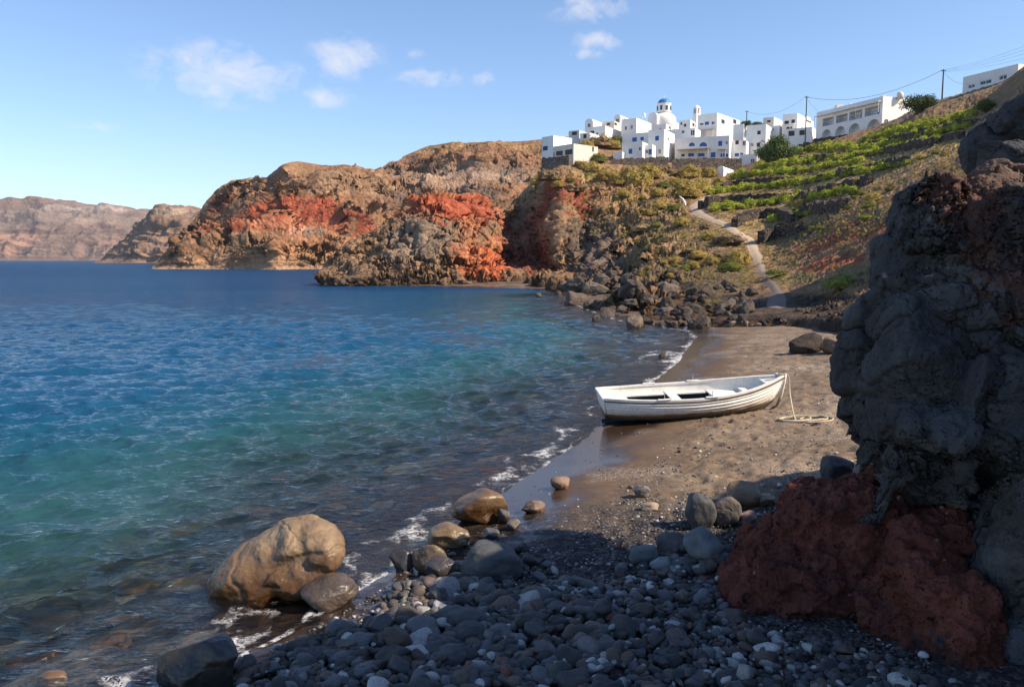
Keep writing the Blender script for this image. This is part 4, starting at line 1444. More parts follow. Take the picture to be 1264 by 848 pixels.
V, F = fuse(V, F, 0.014, 30)
V = weather(V, F, 0.10, 1.5, 63)
V = fracture(V, F, 0.05, 0.0, 5.0, 316)
V = fracture(V, F, 0.022, 0.0, 13.0, 317)
pit = smooth(0.25, 0.75, gnoise(V * 11, 71) + 0.5 * gnoise(V * 27, 72))
V = V - vnormals(V, F) * (0.022 * pit)[:, None]
c = np.tile(np.array((0.150, 0.050, 0.036)), (len(V), 1)) * (1 + 0.35 * fbm(V * 1.6, 5, seed=9))[:, None]
c = tint(V, c, 1055, 755, 8.0, 28, 60, (0.045, 0.042, 0.046), .95, 1)
c = tint(V, c, 1120, 810, 7.5, 22, 40, (0.05, 0.042, 0.042), .8, 2)
c = tint(V, c, 980, 690, 8.2, 50, 40, (0.105, 0.042, 0.034), .8, 3)
c = tint(V, c, 1150, 720, 8, 40, 80, (0.26, 0.075, 0.038), .85, 4)
c = tint(V, c, 1096, 632, 9, 16, 12, (0.34, 0.24, 0.21), .6, 5)
q = V * 9
spk = smooth(0.62, 0.8, gnoise(q, 5) + 0.4 * gnoise(q * 0.3, 6))[:, None]
c = c * (1 - spk) + np.array((0.03, 0.028, 0.03)) * spk
spk = smooth(0.80, 0.95, gnoise(V * 13, 15) + 0.45 * gnoise(V * 1.4, 16))[:, None]
c = c * (1 - spk) + np.array((0.42, 0.38, 0.36)) * spk
r = link('scoria_bank', mesh_np('scoria_bank', V, F, M_SCORIA, True, {'Col': c}))
tag(r, 'rust red scoria bank sloping down to the pebbles at the foot of the dark crag', 'rock')


# --- single boulders, each placed by where it stands
def boulder(x0, y0, x1, y1, label, mat, seed, dr=0.8, tone=(1, 1, 1), lift=0.0, sub=6, Y=None, cat='boulder', name='boulder', tilt=0.0, group=None, **kw):
    cx, cy = (x0 + x1) / 2, (y0 + y1) / 2
    g = ground_at(cx, y1) if Y is None else None
    Yf = g[1] if Y is None else Y
    hw = (x1 - x0) / 2 * Yf / FPX
    Yc = Yf + hw * dr * 0.6
    hw = (x1 - x0) / 2 * Yc / FPX
    hy = hw * dr
    app = (y1 - y0) / 2 * Yc / FPX
    phi = math.atan((cy - 320.5) / FPX)
    hz2 = (app ** 2 - (hy * math.sin(phi)) ** 2)
    hz = math.sqrt(max(hz2, (0.45 * app) ** 2)) / math.cos(phi)
    a = dict(planes=13, round_=13.0, cut=(0.60, 1.0), rough=0.05, nscale=1.7, octv=5, ridge=0.02, lump=0.14)
    a.update(kw)
    V, F = rock_np(seed, (1, 1, 1), sub, **a)
    if tilt:
        V = V @ rotm(0, math.radians(tilt), 0).T
    V = fit_box(V, hw, hy, hz)
    V[:, 2] = np.where(V[:, 2] < 0, V[:, 2] * 1.25, V[:, 2])
    o = link(name, mesh_np(name, V, F, mat, True))
    o.location = tuple(P(cx, cy, Yc) + np.array([0, 0, lift]))
    o.color = (*tone, 1.0)
    return tag(o, label, cat, group)


# the big tan boulder standing in the shallows
Yb = 9.0
bk = dict(planes=9, round_=7, rough=0.03, ridge=0.0, cut=(0.66, 1.0))
bp = [lobe(335, 704, 84, 50, Yb, 0.46, 401, -20, **bk), lobe(394, 676, 34, 36, Yb - .03, 0.36, 402, -10, **bk), lobe(356, 676, 44, 34, Yb + .05, 0.40, 405, -8, **bk),
      lobe(300, 716, 46, 38, Yb - .05, 0.38, 403, -26, **bk), lobe(372, 702, 52, 34, Yb - .08, 0.40, 404, -20, **bk)]
V, F = join_np(bp)
V, F = fuse(V, F, 0.016, 36)
V = weather(V, F, 0.030, 1.2, 91)
V = fracture(V, F, 0.0, 0.018, 0.9, 92)
V = weather(V, F, 0.008, 6.0, 93)
ctr = V.mean(0)
o = link('boulder', mesh_np('tan_boulder', V - ctr, F, M_TANROCK))
o.location = tuple(float(t) for t in ctr)
tag(o, 'big smooth tan boulder standing in the shallow water', 'boulder')

B = boulder
B(368, 708, 443, 752, 'rounded dark brown boulder against the right foot of the big tan boulder', M_WETROCK, 411, tone=(1.5, 1.25, 1.05), planes=7, round_=5)
B(186, 778, 304, 856, 'large black wet boulder at the water edge below the big tan boulder', M_WETROCK, 412, 0.7, tilt=-18, tone=(0.42, 0.44, 0.5), planes=8, round_=30, ridge=.05, cut=(.5, .95))
B(556, 603, 628, 648, 'tan boulder with a wet flank where the foam meets the sand', M_TANROCK, 413, 0.7, tilt=10, planes=9)
B(526, 645, 582, 676, 'wet golden brown boulder just below the tan boulder in the foam', M_WETROCK, 414, 0.7, tone=(3.2, 2.4, 1.4), planes=9)
B(508, 669, 553, 706, 'wet olive brown boulder with a glistening face at the water edge', M_WETROCK, 415, 0.7, tone=(2.6, 2.1, 1.4), planes=9)
B(480, 678, 513, 706, 'small black wet rock left of the glistening olive boulder', M_WETROCK, 416, 0.7, tone=(0.8, 0.85, 0.95))
B(523, 684, 575, 716, 'flat dark slab left of the peaked dark boulder', M_WETROCK, 417, 0.7, tilt=-18, tone=(1.0, 1.0, 1.1))
B(564, 668, 648, 718, 'peaked dark grey boulder at the upper left of the pebble bank', M_DARKROCK, 418, 0.75, tilt=12, planes=8, tone=(0.85, 0.92, 0.95))
B(613, 627, 630, 646, 'small sharp dark stone beside the tan boulder on the wet gravel', M_DARKROCK, 419, sub=5)
B(624, 640, 643, 655, 'small pointed grey stone above the peaked dark boulder', M_DARKROCK, 420, sub=5, tone=(1.3, 1.2, 1.1))
B(595, 651, 617, 666, 'low blue grey stone between the tan boulder and the peaked boulder', M_WETROCK, 421, sub=5, tone=(1.6, 1.7, 1.8))
B(643, 616, 674, 634, 'low brown knobbly stone at the upper edge of the gravel', M_DARKROCK, 422, sub=5, tone=(1.9, 1.4, 1.05), ridge=.1)
B(679, 588, 704, 605, 'round brown stone alone on the wet reflecting sand', M_DARKROCK, 423, sub=5, tone=(2.4, 1.7, 1.25), planes=5, round_=4)
B(782, 598, 804, 614, 'angular grey stone alone on the damp brown sand', M_DARKROCK, 424, sub=5, tone=(1.9, 1.75, 1.6))
B(790, 618, 814, 631, 'flat tan stone on the sand at the edge of the shade', M_DARKROCK, 425, sub=5, tone=(3.0, 2.4, 1.8))
B(844, 606, 884, 652, 'dark angular boulder left of the pale tan boulder', M_DARKROCK, 426, 0.7, tone=(0.8, 0.85, 0.9))
B(872, 610, 914, 648, 'rounded dark boulder with a sunlit top before the pale tan boulder', M_DARKROCK, 427, 0.7, tone=(1.2, 1.05, 0.95), planes=8, round_=6)
B(895, 594, 940, 626, 'pale tan boulder at the top of the red scoria bank', M_TANROCK, 428, 0.75, planes=7, round_=6)
B(928, 609, 958, 625, 'small pale stone between the tan boulder and the scoria bank', M_TANROCK, 429, sub=5)
B(912, 630, 935, 648, 'pinkish stone on the upper left edge of the scoria bank', M_DARKROCK, 430, sub=5, tone=(3.0, 2.0, 1.7))
B(842, 650, 896, 700, 'big smooth grey boulder left of the scoria bank', M_DARKROCK, 431, 0.75, tone=(1.5, 1.65, 1.75), planes=7, round_=6, tilt=-16)
B(881, 673, 906, 694, 'black rounded stone against the left edge of the scoria bank', M_DARKROCK, 432, sub=5, tone=(0.6, 0.65, 0.7), planes=5, round_=4)
B(878, 683, 891, 702, 'small rust coloured stone beside the big smooth grey boulder', M_DARKROCK, 433, sub=5, tone=(2.4, 1.1, 0.7))
B(810, 655, 850, 684, 'round dark stone left of the big smooth grey boulder', M_DARKROCK, 434, 0.8, tone=(0.75, 0.75, 0.78), planes=6, round_=5)
B(776, 671, 816, 698, 'angular blue grey stone on the dark gravel', M_DARKROCK, 435, 0.7, tone=(1.2, 1.4, 1.55))
B(801, 685, 831, 706, 'smooth pale grey oval stone on the dark gravel', M_DARKROCK, 436, 0.8, tone=(2.2, 2.35, 2.45), planes=4, round_=4, sub=5)
B(760, 665, 769, 675, 'small reddish brown stone alone on the shaded gravel', M_DARKROCK, 437, sub=4, tone=(2.6, 1.5, 1.1))
B(1012, 562, 1054, 594, 'black rock lying on the sand at the foot of the crag', M_DARKROCK, 438, 0.8, tone=(0.6, 0.62, 0.66))
B(974, 411, 1018, 436, 'square blocky boulder standing on the far sunlit sand', M_LAVA, 439, 0.6, tone=(0.5, 0.5, 0.52), planes=10, round_=40, cut=(.5, .8))
B(1011, 415, 1042, 437, 'low pale block right behind the square boulder on the sand', M_LAVA, 440, 0.8, tone=(1.5, 1.4, 1.3), planes=9, round_=40, cut=(.5, .8))
B(40, 824, 90, 856, 'small brown wet stone breaking the water in the bottom left corner', M_WETROCK, 441, 0.8, tone=(2.6, 1.7, 1.0), sub=5)
B(452, 756, 486, 788, 'upright dark stone with a rusty edge at the left of the pebble bank', M_WETROCK, 442, 0.7, tilt=20, tone=(1.1, 1.1, 1.2))
rs = np.random.RandomState(55)
for k in range(24):
    px = rs.uniform(300, 600); py = rs.uniform(738, 850)
    if py < 852 - (px - 290) * .42 or py < 724 + 20 * rs.rand() or (px < 320 and py < 800):
        continue
    w = rs.uniform(12, 27)
    B(px - w, py - w * .62, px + w, py + w * .62, 'dark angular slab among the pebbles at the left of the bank', M_DARKROCK, 560 + k, 0.75, tilt=rs.uniform(-25, 25), tone=[(.62, .66, .72), (.85, .85, .9), (1.1, .95, .85), (.7, .72, .78)][k % 4], sub=5, name='slab', cat='stone', group='dark slabs at the left of the pebble bank', planes=9)
# under water
B(160, 612, 272, 660, 'broad yellowish boulder lying under the water left of the tan boulder', M_TANROCK, 443, 0.6, Y=12.3, lift=-0.42, planes=8, round_=5, tone=(1, 1, 1))
rs = np.random.RandomState(77)
for k in range(46):
    px, py = rs.uniform(10, 470), rs.uniform(640, 848)
    g = ground_at(px, py)
    if g[2] > -0.12 or (240 < px < 440 and 640 < py < 770):
        continue
    w = rs.uniform(14, 44)
    B(px - w, py - w * .45, px + w, py + w * .45, 'stone lying under the rippled shallow water', M_DARKROCK, 500 + k % 9, 0.9, tone=[(1, .9, .8), (2.6, 1.8, 1.1), (1.6, 1.4, 1.2), (3.0, 2.4, 1.6)][k % 4], sub=5, name='sunken_stone', cat='stone', group='stones under the shallow water', lift=-0.05)

# --- pebble bank in the shade
PEB_KINDS = [
    ('dark grey', (0.052, 0.050, 0.048), 0.42), ('blue grey', (0.105, 0.104, 0.105), 0.24), ('dark brown', (0.095, 0.070, 0.055), 0.17),
    ('pale grey', (0.33, 0.315, 0.295), 0.10), ('warm brown', (0.14, 0.10, 0.08), 0.045), ('rust red', (0.13, 0.055, 0.038), 0.012)]
peb_var = []
for k in range(14):
    rr = np.random.RandomState(900 + k)
    rad = (1.0, rr.uniform(0.66, 0.95), rr.uniform(0.45, 0.78))
    V, F = rock_np(900 + k, rad, 4, planes=rr.randint(6, 12), round_=rr.uniform(5, 11), cut=(0.62, 1.0), rough=0.045, octv=4, lump=0.2, ridge=.02)
    V = V / np.abs(V[:, 0]).max()
    V3, F3 = rock_np(900 + k, rad, 3, planes=rr.randint(4, 9), round_=5, cut=(0.72, 1.0), rough=0.03, octv=3, lump=0.16)
    peb_var.append((V, F, V3 / np.abs(V3[:, 0]).max(), F3))
PEB_PX = [(-60, 1000), (250, 870), (330, 812), (400, 790), (455, 768), (500, 722), (560, 712), (640, 676), (690, 700), (740, 708), (790, 690), (870, 668), (905, 700), (890, 760), (960, 790), (1060, 800), (1150, 850), (1250, 1000), (700, 1400), (200, 1400)]
peb_poly = np.array([ground_at(*q)[:2] for q in PEB_PX])


def in_poly(x, y, poly):
    ins = False
    n = len(poly)
    for i in range(n):
        a, b = poly[i], poly[(i + 1) % n]
        if (a[1] > y) != (b[1] > y) and x < (b[0] - a[0]) * (y - a[1]) / (b[1] - a[1]) + a[0]:
            ins = not ins
    return ins


lo, hi = peb_poly.min(0), peb_poly.max(0)
rs = np.random.RandomState(41)
cell = 0.02
hx, hy_ = int((hi[0] - lo[0]) / cell) + 60, int((hi[1] - lo[1]) / cell) + 60
HM = np.zeros((hy_, hx))
pebs = []
cands = []
gp = np.array([ground_at(700, 700)[:2]])[0]
for n in range(14000):
    x, y = rs.uniform(lo[0], hi[0]), rs.uniform(lo[1], hi[1])
    if not in_poly(x, y, peb_poly):
        continue
    r = float(np.clip(rs.lognormal(math.log(0.052), 0.50), 0.020, 0.19))
    if math.hypot((x - gp[0]) / 1.2, (y - gp[1]) / 0.7) < 1 and rs.rand() < 0.85:
        continue
    if x > 1.2 + 0.3 * rs.randn():
        r *= 0.78
    cands.append((r, x, y))
cands.sort(reverse=True)
for (r, x, y) in cands:
    i, j = int((x - lo[0]) / cell) + 30, int((y - lo[1]) / cell) + 30
    rc = max(1, int(r * 0.8 / cell))
    reg = HM[j - rc:j + rc + 1, i - rc:i + rc + 1]
    h = float(reg.mean())
    if h > 0.11 or reg.max() > 0.24:
        continue
    k = rs.randint(len(peb_var))
    rz = r * 0.55
    rot = rotm(rs.normal(0, 0.28), rs.normal(0, 0.28), rs.uniform(0, 6.283))
    zc = h * 0.75 + rz * 0.45
    pebs.append((r, x, y, float(beach_z(x, y)) + zc, k, rot))
    R = int(r / cell) + 1
    jj, ii = np.mgrid[j - R:j + R + 1, i - R:i + R + 1]
    d2 = ((jj - j) ** 2 + (ii - i) ** 2) * cell * cell / (r * r * 0.75)
    top = zc + rz * np.sqrt(np.clip(1 - d2, 0, 1)) - (d2 > 1) * 9
    HM[j - R:j + R + 1, i - R:i + R + 1] = np.maximum(HM[j - R:j + R + 1, i - R:i + R + 1], top)


def proj(p):
    v = np.asarray(p) - np.array([0, 0, H])
    cp, sp = math.cos(PITCH), math.sin(PITCH)
    f = v[1] * cp - v[2] * sp
    u = v[1] * sp + v[2] * cp
    return 632 + FPX * v[0] / f, 424 - FPX * u / f, f


scored = []
for q in pebs:
    a, b, f = proj(q[1:4])
    vis = -10 < a < 1274 and b < 856
    scored.append((q[0] / f if vis else -1.0, q))
scored.sort(key=lambda t: -t[0])
cum = np.cumsum([k[2] for k in PEB_KINDS])
mesh_cache = {}
massV, massF, massC, mo = [], [], [], 0
for n, (s, q) in enumerate(scored):
    r, x, y, z, k, rot = q
    kd = int(np.searchsorted(cum, rs.rand() * cum[-1]))
    nm, colr, _ = PEB_KINDS[kd]
    t = rs.uniform(0.7, 1.35)
    colr = tuple(float(v * t) for v in colr)
    if n < 290 and s > 0:
        if k not in mesh_cache:
            mesh_cache[k] = mesh_np('pebble', peb_var[k][0], peb_var[k][1], M_PEBBLE)
        o = bpy.data.objects.new('pebble', mesh_cache[k])
        COL.objects.link(o)
        from mathutils import Matrix
        o.matrix_world = Matrix.Translation((x, y, z)) @ Matrix([list(rw) for rw in rot]).to_4x4() @ Matrix.Scale(r, 4)
        o.color = (*colr, 1)
        tag(o, nm + ' rounded pebble in the shaded pebble bank at the foreground', 'pebble', nm + ' pebbles in the foreground bank')
    else:
        Vv, Ff = peb_var[k][2], peb_var[k][3]
        massV.append((Vv * r) @ rot.T + np.array([x, y, z])); massF.append(Ff + mo); massC.append(np.tile(np.array(colr), (len(Vv), 1))); mo += len(Vv)
# small stones strewn over the gravel and the sand
V1, F1 = ico(2)
sv = [rock_np(950 + k, (1, .8, .6), 2, planes=5, round_=6, rough=0.04) for k in range(6)]
for n in range(17000):
    zone = rs.rand()
    if zone < 0.55:
        px, py = rs.uniform(330, 1150), rs.uniform(655, 860)
        rad = rs.lognormal(math.log(0.014), 0.45)
    else:
        px, py = rs.uniform(600, 1060), 410 + 250 * rs.rand() ** 0.8
        rad = rs.lognormal(math.log(0.012), 0.5)
        if rs.rand() < 0.35:
            rad *= 0.6
    d = cam_dir(px, py)
    Yg = (H - 0.45) / -d[2] * d[1] * rs.uniform(0.92, 1.08)
    x, y = d[0] / d[1] * Yg, Yg
    if y > 45 or y < 4:
        continue
    dd_ = float(_bil(_GD, x, y))
    if dd_ < 0.15 or rad > 0.06 or (zone >= .55 and dd_ < 1.9 and rs.rand() < .93):
        continue
    kd = int(np.searchsorted(cum, rs.rand() * cum[-1]))
    colr = np.array(PEB_KINDS[kd][1]) * rs.uniform(0.7, 1.4) * (1.0 if zone < .55 else 1.5)
    if rs.rand() < 0.035:
        colr = np.array((0.5, 0.48, 0.46))
    Vv, Ff = sv[rs.randint(6)]
    massV.append((Vv * rad) @ rotm(0, 0, rs.uniform(0, 6.28)).T + np.array([x, y, float(beach_z(x, y)) + rad * 0.25])); massF.append(Ff + mo); massC.append(np.tile(colr, (len(Vv), 1))); mo += len(Vv)
o = link('pebbles', mesh_np('pebbles', np.vstack(massV), np.vstack(massF), M_PEBBLE_MASS, True, {'Col': np.vstack(massC)}), kind='stuff')

# --- the rock pile where the beach ends, and the rubble along the foot of the red headland
lava_var = []
for k in range(16):
    rr = np.random.RandomState(700 + k)
    V, F = rock_np(700 + k, (1, rr.uniform(.7, .95), rr.uniform(.6, .95)), 5, planes=14, round_=24, cut=(0.52, 0.95), rough=0.07, ridge=0.08, octv=5, nscale=1.9)
    lava_var.append(mesh_np('lava_rock', V / np.abs(V[:, 0]).max(), F, M_LAVA))


def land_hit(px, py):
    """first surface the line of sight meets: hillside, beach or sea"""
    h, n = hill_at(px, py)
    g = ground_at(px, py)
    if h is None or (g[1] < h[1] and g[1] < 80):
        h = g
    s = sea_point(px, py) if py > 321 else None
    if s is not None and s[1] < h[1]:
        h = np.array([s[0], s[1], 0.0])
    return h


def pile_rock(px, py, wpx, label, group, tone, rs, name='lava_boulder', flat=1.0, cat='boulder'):
    h = land_hit(px, py)
    r = wpx * 0.5 * h[1] / FPX
    o = bpy.data.objects.new(name, lava_var[rs.randint(len(lava_var))])
    COL.objects.link(o)
    o.location = (h[0], h[1] + r * 0.4, h[2] + r * 0.22)
    o.rotation_euler = (rs.normal(0, .4), rs.normal(0, .4), rs.uniform(0, 6.28))
    o.scale = (r, r * rs.uniform(.8, 1.1), r * rs.uniform(.7, 1.05) * flat)
    kk = rs.uniform(.75, 1.3)
    o.color = (*[float(t * kk * rs.uniform(.97, 1.03)) for t in tone], 1)
    return tag(o, label, cat, group)


rs = np.random.RandomState(8)
PILE = [(688, 350), (740, 342), (800, 344), (840, 352), (900, 350), (942, 362), (930, 392), (905, 398), (868, 408), (820, 404), (772, 402), (745, 388), (700, 374)]
for (px, py, w, lab) in [(716, 358, 34, 'large upright brown rock at the left end of the rock pile'), (733, 360, 30, 'tall rock next to the upright one at the left end of the rock pile'), (782, 404, 30, 'low rock in the shallows off the tip of the rock pile'),
                         (665, 366, 9, 'small rock in the water far left of the rock pile'), (818, 440, 13, 'small rock awash in the foam near the beach end'), (925, 385, 34, 'smooth brown rock half buried at the edge of the sand'),
                         (735, 397, 20, 'flat pale rock barely above the water off the rock pile'), (825, 362, 36, 'biggest blocky rock in the middle of the rock pile')]:
    pile_rock(px, py, w, lab, None, (1.0, 1.0, 1.0), rs)
n = 0
while n < 142:
    px, py = rs.uniform(670, 945), rs.uniform(340, 410)
    if not in_poly(px, py, np.array(PILE)):
        continue
    pile_rock(px, py, float(np.clip(rs.lognormal(math.log(15), .38), 7, 34)) * (1.0 if py > 355 else .8), 'dark brown volcanic rock heaped in the rock pile at the end of the beach', 'rocks piled at the end of the beach',
              (1, 1, 1) if rs.rand() < .7 else (.6, .6, .65), rs)
    n += 1
for n in range(75):
    t = rs.rand()
    px = 402 + t * 300
    py = 352.6 - 5 * rs.rand() * smooth(402, 440, px) + (4 + 10 * smooth(660, 700, px) if px > 650 else 0) * rs.rand()
    pile_rock(px, py, rs.uniform(4, 15), 'brown boulder in the rubble along the foot of the red headland', 'boulders along the foot of the headland', (.75, .65, .58) if rs.rand() < .7 else (1.1, .9, .75), rs)
for n in range(70):
    px = 895 + 165 * rs.rand(); py = rs.uniform(376, 402)
    if px < 985 and py < 392:
        py = rs.uniform(392, 403)
    pile_rock(px, py, rs.uniform(4, 13) * rs.uniform(.6, 1), 'dark rock at the foot of the shaded red slope', 'rocks at the foot of the shaded slope', (.55, .55, .58) if rs.rand() < .8 else (2.2, 2.2, 2.2), rs)


# ------------------------------------------------------------------ the rowing boat drawn up on the sand
def mat_hull():
    m, nt, out = new_mat('boat_hull_paint')
    t = nt.n.new('ShaderNodeTexCoord').outputs['Object']
    s = nt.n.new('ShaderNodeSeparateXYZ'); nt.set(s.inputs[0], t)
    n1 = nt.noise(nt.vmath('MULTIPLY', t, (1.2, 1.2, 4.0)), 2.5, 6, 0.65)
    n2 = nt.noise(t, 16, 5, 0.65)
    z = nt.math('ADD', s.outputs[2], nt.math('MULTIPLY', nt.math('SUBTRACT', n1, 0.5), 0.16))
    z = nt.math('SUBTRACT', z, nt.math('MULTIPLY', s.outputs[0], 0.012))
    white = nt.mix(nt.mapr(n2, 0.45, 0.75), (0.82, 0.79, 0.735), (0.60, 0.54, 0.465))
    white = nt.mix(nt.math('MULTIPLY', nt.mapr(z, 0.46, 0.24), 0.75), white, (0.42, 0.31, 0.20))
    low = nt.mix(n1, (0.06, 0.038, 0.024), (0.20, 0.13, 0.075))
    c = nt.mix(nt.mapr(z, 0.32, 0.25), white, low)
    finish(nt, out, c, nt.mapr(n2, 0.3, 0.7, 0.42, 0.62), nt.bump(n2, 0.12, 0.01), 0.4)
    return m


M_HULL = mat_hull()
M_BWHITE = mat_flat('boat_white_paint', (0.80, 0.77, 0.71), 0.5, 0.14, 2.5, 0.15, 0.01, 0.35, (0.75, (0.46, 0.38, 0.28)))
M_BRUB = mat_flat('boat_rubbing_strake', (0.16, 0.12, 0.09), 0.7, 0.25, 4.0)
M_BDARK = mat_flat('boat_bilge', (0.05, 0.052, 0.055), 0.75, 0.3, 5.0)
M_METAL = mat_flat('galvanised_metal', (0.45, 0.44, 0.42), 0.45, 0.2, 8.0)
M_ROPE = mat_flat('mooring_rope', (0.58, 0.48, 0.33), 0.9, 0.25, 14.0, 0.5, 0.01)

BL = 4.36
SS = np.linspace(0, 1, 61)


def b_half(s):
    return float(np.interp(s, [0, .1, .25, .45, .6, .75, .87, .95, 1.0], [.52, .62, .74, .80, .78, .64, .40, .18, .02]))


_bs = pchip(np.array([0, .12, .28, .46, .62, .76, .88, .96, 1.0]), np.array([.50, .63, .75, .80, .755, .60, .36, .14, .025])[:, None], SS)[:, 0]
_zs = pchip(np.array([0, .2, .45, .7, .9, 1.0]), np.array([.665, .625, .615, .68, .80, .885])[:, None], SS)[:, 0]
_zk = pchip(np.array([0, .1, .5, .85, .95, 1.0]), np.array([.09, .05, .03, .05, .11, .22])[:, None], SS)[:, 0]


def hull_pt(i, t, inset=0.0, lap=True):
    s = SS[i]
    n = 2.5 - 1.35 * smooth(0.55, 1.0, s) - 0.5 * smooth(0.2, 0.0, s)
    B_ = max(_bs[i] - inset, 0.006)
    y = B_ * (1 - (1 - t) ** n) ** (1 / n) if t < 1 else B_
    z = _zk[i] + inset * 1.2 * (1 - t) + (_zs[i] - _zk[i] - inset * 1.2 * (1 - t)) * t
    if lap:
        f = (t * 8.0) % 1.0
        y += 0.038 * (1 - f) * min(1, B_ / 0.15) * (0.3 + 0.7 * min(1, t * 4))
    x = s * BL
    rake = smooth(0.8, 1.0, s)
    x -= rake * 0.30 * (1 - t) ** 1.6 * (1 if s > .8 else 0)
    x -= smooth(0.15, 0.0, s) * (-0.10) * (1 - t)
    return x, y, z


boat = empty('rowing_boat', (0, 0, 0), 'white clinker rowing boat drawn up on the sand at the water edge', 'boat')
ts = []
for k in range(8):
    for f in (0.0, 0.33, 0.66, 0.985):
        ts.append((k + f) / 8.0)
ts.append(1.0)
V = []; nt_ = len(ts)
for side in (-1, 1):
    for i in range(len(SS)):
        for t in ts:
            x, y, z = hull_pt(i, t, 0.0, t < 0.999)
            V.append((x, side * y, z))
F = []
n1 = len(SS) * nt_
for sd in (0, 1):
    for i in range(len(SS) - 1):
        for j in range(nt_ - 1):
            a = sd * n1 + i * nt_ + j
            q = (a, a + nt_, a + nt_ + 1, a + 1)
            F.append(q if sd == 0 else q[::-1])
hull_me = mesh_np('hull', np.array(V), np.array(F), M_HULL, False)
link('hull', hull_me, boat)
# inside planking
V = []; F = []
ti = [0.0, .15, .3, .45, .57, .63, .75, .9, 1.0]
for side in (-1, 1):
    for i in range(len(SS)):
        for t in ti:
            x, y, z = hull_pt(i, t, 0.03, False)
            V.append((x, side * y, z + 0.005))
n1 = len(SS) * len(ti)
for sd in (0, 1):
    for i in range(len(SS) - 1):
        for j in range(len(ti) - 1):
            a = sd * n1 + i * len(ti) + j
            F.append((a, a + len(ti), a + len(ti) + 1, a + 1))
F = np.array(F); Vn = np.array(V)
low = (Vn[F][:, :, 2].mean(1) < 0.40) & (Vn[F][:, :, 0].mean(1) < 2.75) & (Vn[F][:, :, 0].mean(1) > 0.68)
link('inner_planking', mesh_np('inner_planking', Vn, F[~low], M_BWHITE, True), boat)
link('bilge_planking', mesh_np('bilge_planking', Vn, F[low], M_BDARK, True), boat)
# transom
mb = MB()
pr = [hull_pt(0, t, 0.0, False) for t in np.linspace(0, 1, 12)]
for a, b in zip(pr[:-1], pr[1:]):
    mb.hexa([(a[0] - .03, -a[1], a[2]), (a[0] + .02, -a[1], a[2]), (a[0] + .02, a[1], a[2]), (a[0] - .03, a[1], a[2]), (b[0] - .03, -b[1], b[2]), (b[0] + .02, -b[1], b[2]), (b[0] + .02, b[1], b[2]), (b[0] - .03, b[1], b[2])])
mb.build('transom', M_HULL, boat)
# gunwale (rail) and dark rubbing strake below it
for nm, mat_, dz, r, out_ in (('gunwale', M_BWHITE, 0.012, (0.036, 0.022), -0.012), ('rubbing_strake', M_BRUB, -0.040, (0.016, 0.016), 0.018)):
    for side in (-1, 1):
        mb = MB(); prev = None
        for i in range(len(SS)):
            x, y, z = hull_pt(i, 1.0, 0, False)
            y = max(y + out_, 0.012)
            ring = [(x, side * (y - r[0]), z + dz - r[1]), (x, side * (y + r[0]), z + dz - r[1]), (x, side * (y + r[0]), z + dz + r[1]), (x, side * (y - r[0]), z + dz + r[1])]
            if prev:
                for a in range(4):
                    b = (a + 1) % 4
                    mb.quad(prev[a], prev[b], ring[b], ring[a])
            else:
                mb.quad(*ring)
            prev = ring
        mb.quad(*prev)
        mb.build(nm, mat_, boat)
mb = MB(); x, y, z = hull_pt(0, 1.0, 0, False)
mb.box(x - .05, x + .05, -y - .01, y + .01, z - .03, z + .036)
mb.build('transom_rail', M_BWHITE, boat, bevel=0.008)


def deck(name, s0, s1, zf, y_in, mat_, th=0.03, n=14):
    """platform across the boat between two stations; y_in cuts the middle out and leaves two side benches"""
    for side in ((-1, 1) if y_in > 0 else (0,)):
        mb = MB(); prev = None
        for s in np.linspace(s0, s1, n):
            i = int(round(s * 60))
            h = zf if not callable(zf) else zf(s)
            t = (h - _zk[i]) / (_zs[i] - _zk[i])
            n_ = 2.5 - 1.35 * smooth(0.55, 1.0, SS[i])
            yo = max(_bs[i] - 0.03, 0.01) * (1 - (1 - min(t, 1)) ** n_) ** (1 / n_) - 0.003
            if y_in > 0:
                lo_, hi_ = min(y_in, yo - .01), yo
                r = [(s * BL, side * lo_, h - th), (s * BL, side * hi_, h - th), (s * BL, side * hi_, h), (s * BL, side * lo_, h)]
            else:
                r = [(s * BL, -yo, h - th), (s * BL, yo, h - th), (s * BL, yo, h), (s * BL, -yo, h)]
            if prev:
                for a in range(4):
                    b = (a + 1) % 4
                    mb.quad(prev[a], prev[b], r[b], r[a])
            else:
                mb.quad(*r)
            prev = r
        mb.quad(*prev)
        mb.build(name, mat_, boat)


deck('floorboards', 0.04, 0.88, 0.16, 0, M_BDARK)
deck('stern_seat', 0.015, 0.16, 0.43, 0, M_BWHITE)
deck('side_bench', 0.163, 0.615, 0.43, 0.57, M_BWHITE)
deck('thwart', 0.385, 0.435, 0.455, 0, M_BWHITE, 0.035, 4)
deck('fore_platform', 0.617, 0.775, 0.45, 0, M_BWHITE)
deck('thwart', 0.78, 0.815, 0.535, 0, M_BWHITE, 0.085, 4)
deck('fore_deck', 0.885, 0.99, lambda s: float(np.interp(s, SS, _zs)) - 0.03, 0, M_BWHITE, 0.02, 7)
mb = MB()
mb.box(2.73, 2.755, -.58, .58, 0.14, 0.418); mb.build('bulkhead', M_BWHITE, boat)
mb = MB()
mb.box(0.66, 0.685, -.55, .55, 0.14, 0.398); mb.build('bulkhead', M_BDARK, boat)
